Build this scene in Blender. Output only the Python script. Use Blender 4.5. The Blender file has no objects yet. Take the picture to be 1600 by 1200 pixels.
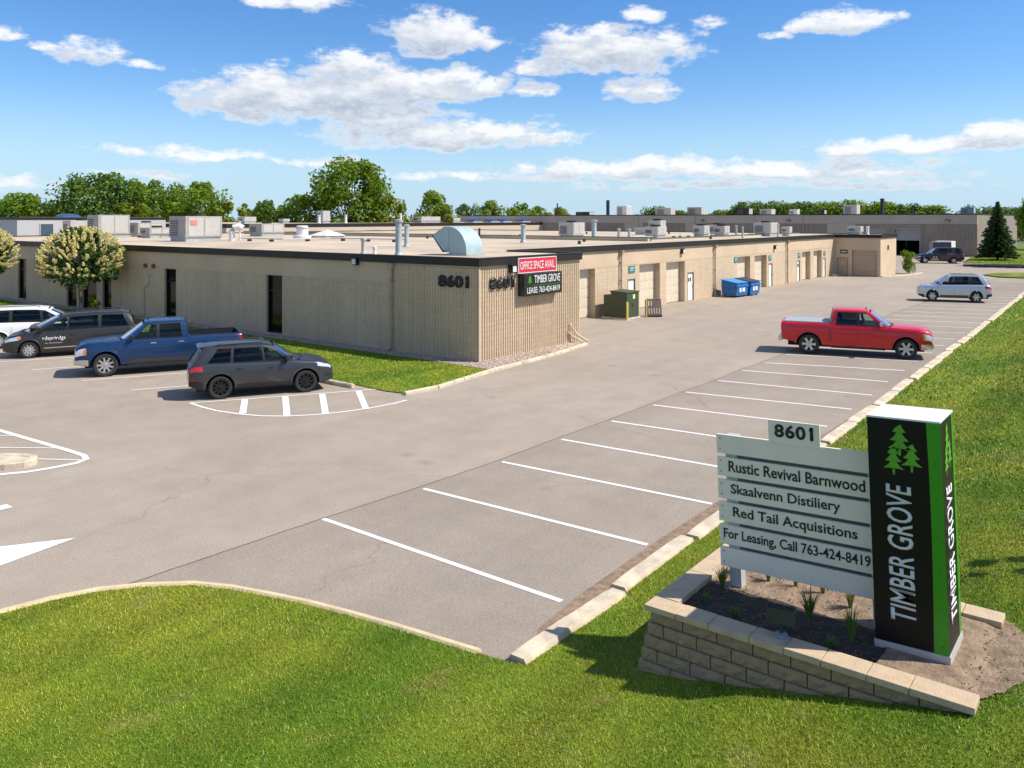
import bpy, bmesh, math, random
import numpy as np
from mathutils import Vector, Matrix
random.seed(7)
rng = np.random.default_rng(7)
R = math.radians
sc = bpy.context.scene
C = sc.collection

# ------------------------------------------------------------------ camera
# World frame: x runs across the lot (away from the loading-dock wall), y runs along it, z up, metres.
cam = bpy.data.cameras.new('camera'); camo = bpy.data.objects.new('camera', cam); C.objects.link(camo)
camo.location = (21.494, -25.731, 5.8); camo.rotation_euler = (R(90), 0, R(37.583))
cam.sensor_width = 36; cam.lens = 36 * 1300 / 1600; cam.shift_y = -258 / 1600
cam.clip_start = .2; cam.clip_end = 6000
sc.camera = camo

# ------------------------------------------------------------------ sky, sun, exposure
SUN_EL = R(50); SUN_AZ = R(30)                      # azimuth from +x towards +y
SUNV = Vector((math.cos(SUN_EL) * math.cos(SUN_AZ), math.cos(SUN_EL) * math.sin(SUN_AZ), math.sin(SUN_EL)))
world = bpy.data.worlds.new('World'); sc.world = world; world.use_nodes = True
SKY_STRENGTH = .112
sun = bpy.data.lights.new('sun', 'SUN'); sun.energy = 4.7; sun.angle = R(.55); sun.color = (1, .93, .82)
suno = bpy.data.objects.new('sun', sun); C.objects.link(suno); suno.location = (60, 30, 80)
suno.rotation_euler = (-SUNV).to_track_quat('-Z', 'Y').to_euler()
sc.view_settings.view_transform = 'Standard'; sc.view_settings.look = 'None'
sc.view_settings.exposure = .36; sc.view_settings.gamma = 1; sc.view_settings.use_curve_mapping = False

def build_sky():
    nt = world.node_tree; nt.nodes.clear()
    # cloud cover as a function of (azimuth, elevation) in radians; cumulus banks with flat bases
    fwd = 127.583
    banks = [  # pixel-free: azimuth offset from the view axis (deg, right +), elevation (deg), half width, half height (deg)
        (-16.2, 8.3, 6.2, 2.5), (-10.5, 9.2, 6.6, 2.9), (-4.6, 9.3, 5.0, 1.7), (-10.0, 7.4, 7.0, 1.5), (-4.4, 6.0, 10.0, 1.6), (-5.2, 12.6, 4.2, 2.1),
        (7.0, 11.6, 6.4, 2.3), (2.6, 10.5, 3.0, 1.0), (9.0, 8.9, 2.8, 1.1), (9.0, 13.8, 2.0, .75), (21.8, 12.6, 3.1, 1.2),
        (-27.0, 10.2, 2.4, 1.2), (-29.6, 10.3, .9, .4), (-23.8, 9.6, 1.3, .35), (18.2, 11.9, 1.0, .4), (13.2, 13.0, 1.5, .5), (-14.5, 14.2, 4.4, .8), (-20.6, 4.3, 5.6, .75), (-13.4, 3.95, 4.2, .55), (-30.5, 2.2, 2.0, .65),
        (8.8, 3.5, 10.5, 1.15), (19.5, 3.3, 11.5, 1.1), (26.5, 4.7, 7.5, .9), (31.4, 5.2, 2.6, 1.3), (1.4, 8.9, 2.1, .9),
        (-24.2, 2.9, 2.7, .45), (15.0, 2.3, 14.0, .5), (-4.4, 2.9, 6.0, .4), (1.0, 2.9, 7.0, .55), (-34.5, 11, 3.4, 1.2)]
    g = bpy.data.node_groups.new('cloud_cover', 'ShaderNodeTree')
    g.interface.new_socket('P', in_out='INPUT', socket_type='NodeSocketVector')
    g.interface.new_socket('D', in_out='OUTPUT', socket_type='NodeSocketFloat'); g.interface.new_socket('S', in_out='OUTPUT', socket_type='NodeSocketFloat')
    gi = g.nodes.new('NodeGroupInput'); go = g.nodes.new('NodeGroupOutput')
    def N(t, **k):
        n = g.nodes.new(t)
        for a, b in k.items(): setattr(n, a, b)
        return n
    def mth(op, a, b=None, c=None):
        n = N('ShaderNodeMath', operation=op)
        for i, v in enumerate((a, b, c)):
            if v is None: continue
            if isinstance(v, (int, float)): n.inputs[i].default_value = v
            else: g.links.new(v, n.inputs[i])
        return n.outputs[0]
    # warp
    nz = N('ShaderNodeTexNoise'); nz.inputs['Scale'].default_value = 26; nz.inputs['Detail'].default_value = 3
    mp = N('ShaderNodeMapping'); mp.inputs['Scale'].default_value = (.55, 1, 1); g.links.new(gi.outputs[0], mp.inputs[0])
    g.links.new(mp.outputs[0], nz.inputs['Vector'])
    vm = N('ShaderNodeVectorMath', operation='SUBTRACT'); g.links.new(nz.outputs['Color'], vm.inputs[0]); vm.inputs[1].default_value = (.5, .5, .5)
    vs = N('ShaderNodeVectorMath', operation='MULTIPLY'); g.links.new(vm.outputs[0], vs.inputs[0]); vs.inputs[1].default_value = (.07, .022, 0)
    va = N('ShaderNodeVectorMath', operation='ADD'); g.links.new(gi.outputs[0], va.inputs[0]); g.links.new(vs.outputs[0], va.inputs[1])
    best = None
    for (a, e, ra, re) in banks:
        m = N('ShaderNodeVectorMath', operation='MULTIPLY_ADD'); g.links.new(va.outputs[0], m.inputs[0])
        m.inputs[1].default_value = (1 / R(ra), 1 / R(re), 0); m.inputs[2].default_value = (-a / ra, -(e - re * .25) / re, 0)
        q = N('ShaderNodeVectorMath', operation='MULTIPLY'); g.links.new(m.outputs[0], q.inputs[0]); q.inputs[1].default_value = (-1, -1.7, 0)
        x = N('ShaderNodeVectorMath', operation='MAXIMUM'); g.links.new(m.outputs[0], x.inputs[0]); g.links.new(q.outputs[0], x.inputs[1])
        d = N('ShaderNodeVectorMath', operation='DOT_PRODUCT'); g.links.new(x.outputs[0], d.inputs[0]); g.links.new(x.outputs[0], d.inputs[1])
        hk = min(1., max(.45, .3 + .42 * re)); dv_ = mth('MULTIPLY_ADD', d.outputs['Value'], hk, 1 - hk)     # small clouds are thinner
        best = dv_ if best is None else mth('MINIMUM', best, dv_)
    best = mth('SUBTRACT', 1, best)
    # unseen broken cumulus over the rest of the dome, added for whiter fill light
    sp0 = N('ShaderNodeSeparateXYZ'); g.links.new(gi.outputs[0], sp0.inputs[0])
    def grp(v, a, b, lo, hi):
        n = N('ShaderNodeMapRange'); n.inputs[1].default_value = a; n.inputs[2].default_value = b; n.inputs[3].default_value = lo; n.inputs[4].default_value = hi; g.links.new(v, n.inputs[0]); return n.outputs[0]
    away = mth('MAXIMUM', grp(sp0.outputs[1], R(14.5), R(20), 0, 1), grp(mth('ABSOLUTE', sp0.outputs[0]), R(33), R(39), 0, 1))
    n0 = N('ShaderNodeTexNoise'); n0.inputs['Scale'].default_value = 4.2; n0.inputs['Detail'].default_value = 2
    mp0 = N('ShaderNodeMapping'); mp0.inputs['Scale'].default_value = (.8, 1.6, 1); g.links.new(gi.outputs[0], mp0.inputs[0]); g.links.new(mp0.outputs[0], n0.inputs['Vector'])
    gen = mth('MULTIPLY_ADD', mth('MULTIPLY', away, grp(n0.outputs[0], .48, .60, 0, 1)), 1.5, -.75)
    best = mth('MAXIMUM', best, gen)
    n1 = N('ShaderNodeTexNoise'); n1.inputs['Scale'].default_value = 36; n1.inputs['Detail'].default_value = 7; n1.inputs['Roughness'].default_value = .66
    mp2 = N('ShaderNodeMapping'); mp2.inputs['Scale'].default_value = (.62, 1.25, 1); g.links.new(gi.outputs[0], mp2.inputs[0]); g.links.new(mp2.outputs[0], n1.inputs['Vector'])
    dn = mth('MULTIPLY_ADD', mth('SUBTRACT', n1.outputs[0], .52), 3.1, best)
    g.links.new(dn, go.inputs[0]); g.links.new(mth('MULTIPLY_ADD', mth('SUBTRACT', n1.outputs[0], .5), 1.7, mth('MULTIPLY', best, .8)), go.inputs[1])

    def W(t, **k):
        n = nt.nodes.new(t)
        for a, b in k.items(): setattr(n, a, b)
        return n
    def wm(op, a, b=None, c=None):
        n = W('ShaderNodeMath', operation=op)
        for i, v in enumerate((a, b, c)):
            if v is None: continue
            if isinstance(v, (int, float)): n.inputs[i].default_value = v
            else: nt.links.new(v, n.inputs[i])
        return n.outputs[0]
    tc = W('ShaderNodeTexCoord')
    rot = W('ShaderNodeVectorRotate', rotation_type='Z_AXIS'); rot.inputs['Angle'].default_value = R(90 - fwd)
    nt.links.new(tc.outputs['Generated'], rot.inputs['Vector'])
    sp = W('ShaderNodeSeparateXYZ'); nt.links.new(rot.outputs[0], sp.inputs[0])
    az = wm('ARCTAN2', sp.outputs[0], sp.outputs[1]); el = wm('ARCSINE', sp.outputs[2])
    cb = W('ShaderNodeCombineXYZ'); nt.links.new(az, cb.inputs[0]); nt.links.new(el, cb.inputs[1])
    g1 = W('ShaderNodeGroup'); g1.node_tree = g; nt.links.new(cb.outputs[0], g1.inputs[0])
    off = W('ShaderNodeVectorMath', operation='ADD'); nt.links.new(cb.outputs[0], off.inputs[0]); off.inputs[1].default_value = (R(.5), R(.95), 0)
    g2 = W('ShaderNodeGroup'); g2.node_tree = g; nt.links.new(off.outputs[0], g2.inputs[0])
    def ramp(v, a, b, lo=0., hi=1., smooth=True):
        n = W('ShaderNodeMapRange'); n.interpolation_type = 'SMOOTHSTEP' if smooth else 'LINEAR'
        n.inputs[1].default_value = a; n.inputs[2].default_value = b; n.inputs[3].default_value = lo; n.inputs[4].default_value = hi
        nt.links.new(v, n.inputs[0]); return n.outputs[0]
    cover = ramp(g1.outputs[0], -.10, .62)
    light = ramp(wm('SUBTRACT', g1.outputs[1], g2.outputs[1]), -.42, .62, smooth=False)
    thin = ramp(g1.outputs[0], .1, 1.0)
    # a thick middle without light from above is grey; thin edges stay bright
    lit = wm('MAXIMUM', light, wm('MULTIPLY', wm('SUBTRACT', 1, thin), .85))
    cmix = W('ShaderNodeMix', data_type='RGBA'); nt.links.new(lit, cmix.inputs[0])
    cmix.inputs[6].default_value = (2.7, 3.3, 4.3, 1); cmix.inputs[7].default_value = (6.9, 7.0, 7.15, 1)
    sky = W('ShaderNodeTexSky'); sky.sky_type = 'NISHITA'; sky.sun_disc = False
    sky.sun_elevation = SUN_EL; sky.sun_rotation = R(90) - SUN_AZ
    sky.altitude = 250; sky.air_density = 1.0; sky.dust_density = .12; sky.ozone_density = 1.6
    hs0 = W('ShaderNodeHueSaturation'); hs0.inputs['Saturation'].default_value = 1.3; nt.links.new(sky.outputs[0], hs0.inputs['Color'])
    hs = W('ShaderNodeVectorMath', operation='MULTIPLY'); nt.links.new(hs0.outputs[0], hs.inputs[0]); hs.inputs[1].default_value = (.82, .91, 1.08)
    hz = W('ShaderNodeMix', data_type='RGBA'); nt.links.new(ramp(el, R(-.5), R(9), .85, 0), hz.inputs[0]); nt.links.new(hs.outputs[0], hz.inputs[6]); hz.inputs[7].default_value = (3.3, 4.9, 6.5, 1)
    low = ramp(el, R(.2), R(3.0), .55, 1.0)
    mx = W('ShaderNodeMix', data_type='RGBA'); nt.links.new(wm('MULTIPLY', wm('MULTIPLY', cover, low), .96), mx.inputs[0])
    nt.links.new(hz.outputs[2], mx.inputs[6]); nt.links.new(cmix.outputs[2], mx.inputs[7])
    bg = W('ShaderNodeBackground'); bg.inputs[1].default_value = SKY_STRENGTH; nt.links.new(mx.outputs[2], bg.inputs[0])
    out = W('ShaderNodeOutputWorld'); nt.links.new(bg.outputs[0], out.inputs[0])
    world.cycles.sampling_method = 'MANUAL'; world.cycles.sample_map_resolution = 512
build_sky()

# ------------------------------------------------------------------ materials
MATS = {}
def mat(name, col, rough=.7, metal=0., var=.12, scale=3., bump=0., bscale=60., coat=0., spec=.5, detail=4, island=0., aniso=None):
    if name in MATS: return MATS[name]
    m = bpy.data.materials.new(name); m.use_nodes = True; nt = m.node_tree; b = nt.nodes['Principled BSDF']
    b.inputs['Roughness'].default_value = rough; b.inputs['Metallic'].default_value = metal
    b.inputs['Specular IOR Level'].default_value = spec
    b.inputs['Coat Weight'].default_value = coat; b.inputs['Coat Roughness'].default_value = .03
    tc = nt.nodes.new('ShaderNodeTexCoord'); vec = tc.outputs['Object']
    if aniso:
        mp = nt.nodes.new('ShaderNodeMapping'); mp.inputs['Scale'].default_value = aniso; nt.links.new(vec, mp.inputs[0]); vec = mp.outputs[0]
    n = nt.nodes.new('ShaderNodeTexNoise'); n.inputs['Scale'].default_value = scale; n.inputs['Detail'].default_value = detail
    nt.links.new(vec, n.inputs['Vector'])
    mr = nt.nodes.new('ShaderNodeMapRange'); mr.inputs[1].default_value = .3; mr.inputs[2].default_value = .7
    mr.inputs[3].default_value = 1 - var; mr.inputs[4].default_value = 1 + var; nt.links.new(n.outputs[0], mr.inputs[0])
    fac = mr.outputs[0]
    if island:
        ge = nt.nodes.new('ShaderNodeNewGeometry'); m2 = nt.nodes.new('ShaderNodeMapRange')
        m2.inputs[3].default_value = 1 - island; m2.inputs[4].default_value = 1 + island
        nt.links.new(ge.outputs['Random Per Island'], m2.inputs[0])
        mu = nt.nodes.new('ShaderNodeMath'); mu.operation = 'MULTIPLY'; nt.links.new(fac, mu.inputs[0]); nt.links.new(m2.outputs[0], mu.inputs[1]); fac = mu.outputs[0]
    vm = nt.nodes.new('ShaderNodeVectorMath'); vm.operation = 'SCALE'; vm.inputs[0].default_value = col[:3]; nt.links.new(fac, vm.inputs['Scale'])
    nt.links.new(vm.outputs[0], b.inputs['Base Color'])
    if bump:
        n2 = nt.nodes.new('ShaderNodeTexNoise'); n2.inputs['Scale'].default_value = bscale; n2.inputs['Detail'].default_value = 5
        nt.links.new(tc.outputs['Object'], n2.inputs['Vector'])
        bp = nt.nodes.new('ShaderNodeBump'); bp.inputs['Strength'].default_value = bump; bp.inputs['Distance'].default_value = .02
        nt.links.new(n2.outputs[0], bp.inputs['Height']); nt.links.new(bp.outputs[0], b.inputs['Normal'])
    MATS[name] = m
    return m

def nodes_mat(name):
    m = bpy.data.materials.new(name); m.use_nodes = True; nt = m.node_tree; b = nt.nodes['Principled BSDF']
    def N(t, **k):
        n = nt.nodes.new(t)
        for a, v in k.items(): setattr(n, a, v)
        return n
    def link(a, b_): nt.links.new(a, b_)
    def mth(op, a, b_=None, c=None):
        n = N('ShaderNodeMath', operation=op)
        for i, v in enumerate((a, b_, c)):
            if v is None: continue
            if isinstance(v, (int, float)): n.inputs[i].default_value = v
            else: link(v, n.inputs[i])
        return n.outputs[0]
    def noise(vec, s, d=4, r=.55):
        n = N('ShaderNodeTexNoise'); n.inputs['Scale'].default_value = s; n.inputs['Detail'].default_value = d; n.inputs['Roughness'].default_value = r
        link(vec, n.inputs['Vector']); return n.outputs[0]
    def rng_(v, a, b_, lo, hi):
        n = N('ShaderNodeMapRange'); n.inputs[1].default_value = a; n.inputs[2].default_value = b_; n.inputs[3].default_value = lo; n.inputs[4].default_value = hi
        link(v, n.inputs[0]); return n.outputs[0]
    def mix(f, a, b_):
        n = N('ShaderNodeMix', data_type='RGBA')
        if isinstance(f, (int, float)): n.inputs[0].default_value = f
        else: link(f, n.inputs[0])
        for i, v in ((6, a), (7, b_)):
            if isinstance(v, tuple): n.inputs[i].default_value = (*v[:3], 1)
            else: link(v, n.inputs[i])
        return n.outputs[2]
    def scale(col, f):
        n = N('ShaderNodeVectorMath', operation='SCALE')
        if isinstance(col, tuple): n.inputs[0].default_value = col
        else: link(col, n.inputs[0])
        link(f, n.inputs['Scale']); return n.outputs[0]
    def bump(h, s, d=.01):
        n = N('ShaderNodeBump'); n.inputs['Strength'].default_value = s; n.inputs['Distance'].default_value = d; link(h, n.inputs['Height']); link(n.outputs[0], b.inputs['Normal'])
    return m, b, N, link, mth, noise, rng_, mix, scale, bump

def asphalt(name, col, crack=True):
    m, b, N, link, mth, noise, rg, mix, scale, bump = nodes_mat(name)
    tc = N('ShaderNodeTexCoord'); P = tc.outputs['Object']
    big = noise(P, .12, 4); mid = noise(P, 1.1, 5, .6); fine = noise(P, 34, 3, .7); grit = noise(P, 120, 2, .8)
    f = mth('MULTIPLY', rg(big, .3, .7, .9, 1.1), rg(mid, .3, .7, .93, 1.07))
    f = mth('MULTIPLY', f, rg(fine, .25, .75, .66, 1.34)); f = mth('MULTIPLY', f, rg(grit, .25, .75, .72, 1.28))
    vo = N('ShaderNodeTexVoronoi'); vo.inputs['Scale'].default_value = 75; link(P, vo.inputs['Vector'])
    peb = rg(vo.outputs['Distance'], .05, .3, 1.12, .97); f = mth('MULTIPLY', f, peb)
    # tyre tracks and drips: streaks along the drive direction
    mp = N('ShaderNodeMapping'); mp.inputs['Scale'].default_value = (1.0, .05, 1); mp.inputs['Rotation'].default_value = (0, 0, R(4)); link(P, mp.inputs[0])
    st = noise(mp.outputs[0], .9, 5, .6); f = mth('MULTIPLY', f, rg(st, .35, .75, 1.04, .93))
    dv = N('ShaderNodeTexVoronoi'); dv.inputs['Scale'].default_value = .42; link(P, dv.inputs['Vector'])
    f = mth('MULTIPLY', f, mth('SUBTRACT', 1, mth('MULTIPLY', rg(mth('ADD', dv.outputs['Distance'], mth('MULTIPLY', noise(P, 6, 4), .14)), .10, .19, .22, 0), rg(noise(P, .5, 2), .45, .55, 0, 1))))
    oil = noise(P, .55, 6, .7); f = mth('MULTIPLY', f, rg(oil, .62, .78, 1, .8))
    c = scale(col, f)
    warm = noise(P, .3, 3); c = mix(rg(warm, .4, .7, 0, .35), c, scale((col[0] * 1.06, col[1] * .98, col[2] * .9), f))
    if crack:
        wn = N('ShaderNodeTexNoise'); wn.inputs['Scale'].default_value = .8; wn.inputs['Detail'].default_value = 6; link(P, wn.inputs['Vector'])
        ws = N('ShaderNodeVectorMath', operation='MULTIPLY_ADD'); link(wn.outputs['Color'], ws.inputs[0]); ws.inputs[1].default_value = (1.6, 1.6, 0); link(P, ws.inputs[2])
        v2 = N('ShaderNodeTexVoronoi', feature='DISTANCE_TO_EDGE'); v2.inputs['Scale'].default_value = .13; link(ws.outputs[0], v2.inputs['Vector'])
        sel = rg(noise(P, .16, 3), .46, .56, 0, 1)
        ck = mth('MULTIPLY', rg(v2.outputs['Distance'], .001, .0042, 1, 0), sel)
        c = mix(mth('MULTIPLY', ck, .25), c, (.09, .075, .065))
    link(c, b.inputs['Base Color']); b.inputs['Roughness'].default_value = .9; b.inputs['Specular IOR Level'].default_value = .25
    bump(mth('ADD', fine, grit), .35, .006)
    return m

def paint_line(name, col=(.8, .8, .78), worn=.5):
    m, b, N, link, mth, noise, rg, mix, scale, bump = nodes_mat(name)
    tc = N('ShaderNodeTexCoord'); P = tc.outputs['Object']
    n = noise(P, 9, 8, .75); k = noise(P, 70, 3, .8)
    f = mth('MAXIMUM', rg(n, .53, .70, 0, worn), rg(k, .56, .70, 0, worn))
    link(mix(f, col, (.30, .26, .22)), b.inputs['Base Color']); b.inputs['Roughness'].default_value = .75
    return m

def block_wall(name, col, ribs=False):
    """painted concrete block: courses 0.2 m, slightly uneven tint"""
    m, b, N, link, mth, noise, rg, mix, scale, bump = nodes_mat(name)
    tc = N('ShaderNodeTexCoord'); P = tc.outputs['Object']
    sp = N('ShaderNodeSeparateXYZ'); link(P, sp.inputs[0])
    cb = N('ShaderNodeCombineXYZ'); link(mth('ADD', sp.outputs[0], sp.outputs[1]), cb.inputs[0]); link(sp.outputs[2], cb.inputs[1])
    br = N('ShaderNodeTexBrick'); br.inputs['Scale'].default_value = 1; br.inputs['Brick Width'].default_value = .4; br.inputs['Row Height'].default_value = .2
    br.inputs['Mortar Size'].default_value = .008; br.inputs['Mortar Smooth'].default_value = .2
    br.inputs['Color1'].default_value = (.95, .95, .95, 1); br.inputs['Color2'].default_value = (1.04, 1.04, 1.04, 1); br.inputs['Mortar'].default_value = (.84, .83, .82, 1)
    link(cb.outputs[0], br.inputs['Vector'])
    f = mth('MULTIPLY', rg(noise(P, .35, 4), .3, .7, .93, 1.06), rg(noise(P, 14, 5, .7), .3, .7, .92, 1.08))
    # water staining: vertical streaks
    mp = N('ShaderNodeMapping'); mp.inputs['Scale'].default_value = (2.2, 2.2, .12); link(P, mp.inputs[0])
    f = mth('MULTIPLY', f, rg(noise(mp.outputs[0], 1.4, 5, .65), .45, .75, 1.02, .88))
    mu = N('ShaderNodeMix', data_type='RGBA', blend_type='MULTIPLY'); mu.inputs[0].default_value = 1
    link(scale(col, f), mu.inputs[6]); link(br.outputs['Color'], mu.inputs[7])
    link(mu.outputs[2], b.inputs['Base Color']); b.inputs['Roughness'].default_value = .88; b.inputs['Specular IOR Level'].default_value = .3
    h = mth('SUBTRACT', mth('MULTIPLY', noise(P, 45, 4, .7), .6), br.outputs['Fac'])
    bump(h, .5, .012)
    return m

def foliage_mat(name, dark, light, trans=.3):
    m = bpy.data.materials.new(name); m.use_nodes = True; nt = m.node_tree; nt.nodes.clear()
    ge = nt.nodes.new('ShaderNodeNewGeometry'); tc = nt.nodes.new('ShaderNodeTexCoord')
    n = nt.nodes.new('ShaderNodeTexNoise'); n.inputs['Scale'].default_value = .5; n.inputs['Detail'].default_value = 3; nt.links.new(tc.outputs['Object'], n.inputs['Vector'])
    ad = nt.nodes.new('ShaderNodeMath'); ad.operation = 'MULTIPLY_ADD'; nt.links.new(ge.outputs['Random Per Island'], ad.inputs[0]); ad.inputs[1].default_value = .55
    mr = nt.nodes.new('ShaderNodeMapRange'); mr.inputs[1].default_value = .3; mr.inputs[2].default_value = .7; mr.inputs[3].default_value = 0; mr.inputs[4].default_value = .45
    nt.links.new(n.outputs[0], mr.inputs[0]); nt.links.new(mr.outputs[0], ad.inputs[2])
    mx = nt.nodes.new('ShaderNodeMix'); mx.data_type = 'RGBA'; nt.links.new(ad.outputs[0], mx.inputs[0]); mx.inputs[6].default_value = (*dark, 1); mx.inputs[7].default_value = (*light, 1)
    d = nt.nodes.new('ShaderNodeBsdfPrincipled'); d.inputs['Roughness'].default_value = .55; d.inputs['Specular IOR Level'].default_value = .3
    t = nt.nodes.new('ShaderNodeBsdfTranslucent'); s = nt.nodes.new('ShaderNodeMixShader'); s.inputs[0].default_value = trans
    nt.links.new(mx.outputs[2], d.inputs['Base Color'])
    sc_ = nt.nodes.new('ShaderNodeVectorMath'); sc_.operation = 'MULTIPLY'; sc_.inputs[1].default_value = (1.4, 1.3, .6); nt.links.new(mx.outputs[2], sc_.inputs[0])
    nt.links.new(sc_.outputs[0], t.inputs['Color'])
    nt.links.new(d.outputs[0], s.inputs[1]); nt.links.new(t.outputs[0], s.inputs[2])
    o = nt.nodes.new('ShaderNodeOutputMaterial'); nt.links.new(s.outputs[0], o.inputs[0])
    return m

def lawn_mat(name, k=1.0, island=False):
    m, b, N, link, mth, noise, rg, mix, scale, bump = nodes_mat(name)
    ge = N('ShaderNodeNewGeometry'); P = ge.outputs['Position']
    big = noise(P, .33, 5, .6); mid = noise(P, 1.6, 5, .65); fine = noise(P, 30, 4, .7)
    mw = N('ShaderNodeMapping'); mw.inputs['Scale'].default_value = (1.1, .06, 1); link(P, mw.inputs[0]); mow = noise(mw.outputs[0], 1.0, 3)
    c = mix(rg(big, .38, .62, 0, 1), (.125 * k, .220 * k, .014 * k), (.255 * k, .29 * k, .025 * k))
    c = mix(rg(mid, .60, .80, 0, .6), c, (.34 * k, .29 * k, .085 * k))
    c = mix(rg(noise(P, .75, 4, .6),   .60, .74, 0, .5), c, (.36 * k, .285 * k, .11 * k))
    f = mth('MULTIPLY', rg(fine, .25, .75, .55, 1.3), rg(mow, .35, .65, .86, 1.14))
    if island:
        f = mth('MULTIPLY', f, rg(ge.outputs['Random Per Island'], 0, 1, .6, 1.75))
        c = mix(rg(ge.outputs['Random Per Island'], .93, .97, 0, .6), c, (.40 * k, .34 * k, .15 * k))
    link(scale(c, f), b.inputs['Base Color']); b.inputs['Roughness'].default_value = .7; b.inputs['Specular IOR Level'].default_value = .15
    if not island: bump(fine, 1, .03)
    return m

A_OLD = asphalt('asphalt_drive', (.352, .298, .240)); A_NEW = asphalt('asphalt_stalls', (.302, .257, .209))
LINE = paint_line('line_paint'); LINE_W = paint_line('line_paint_worn', (.74, .73, .70), .75)
WALL = block_wall('block_tan', (.565, .44, .305)); WALL_UP = mat('stucco_tan', (.575, .445, .305), .9, var=.07, scale=.5, bump=.5, bscale=40)
GREYWALL = block_wall('block_grey', (.30, .25, .205)); GREYLIGHT = mat('grey_render', (.43, .37, .305), .9, var=.06, scale=.4)
FASCIA = mat('fascia_bronze', (.022, .018, .016), .45, .0, var=.2, scale=1.2, spec=.3)
GRAVEL_ROOF = mat('roof_gravel', (.50, .405, .30), .95, var=.24, scale=.3, bump=.4, bscale=20, detail=8)
DARKGLASS = mat('dark_window_glass', (.006, .006, .007), .08, var=.02, spec=.22)
FRAME = mat('dark_frame', (.02, .018, .016), .4, .3, var=.05)
DOORCREAM = mat('door_cream', (.66, .57, .43), .55, var=.04, scale=2)
DOORTAN = mat('door_tan', (.42, .335, .23), .55, var=.04, scale=2)
DOORWHITE = mat('door_white', (.78, .76, .70), .5, var=.04)
CONC = mat('concrete_kerb', (.58, .49, .365), .9, var=.24, scale=3.5, bump=.6, bscale=35, detail=8)
CONCY = mat('concrete_kerb_yellowed', (.62, .50, .30), .9, var=.14, scale=3, bump=.5, bscale=35, detail=8)
GALV = mat('galvanised', (.40, .44, .44), .5, .2, var=.1, scale=4)
WHITEMET = mat('white_metal', (.74, .74, .72), .5, var=.06)
GREYMET = mat('grey_metal', (.36, .345, .32), .55, .1, var=.08)
LTGREY = mat('light_grey_metal', (.50, .48, .44), .5, .1, var=.07)
DARKMET = mat('dark_metal', (.03, .03, .032), .5, .3, var=.1)
BLACK = mat('black_rubber', (.018, .018, .018), .8, var=.15)
LAWN = lawn_mat('lawn_ground', .85); BLADE = lawn_mat('grass_blades', 1.12, True)
SOIL = mat('shaded_mulch_soil', (.052, .036, .025), .95, var=.4, scale=14, bump=1, bscale=30, detail=8)
DIRT = mat('bare_dirt', (.25, .175, .115), .95, var=.32, scale=7, bump=1., bscale=25, detail=8)

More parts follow.
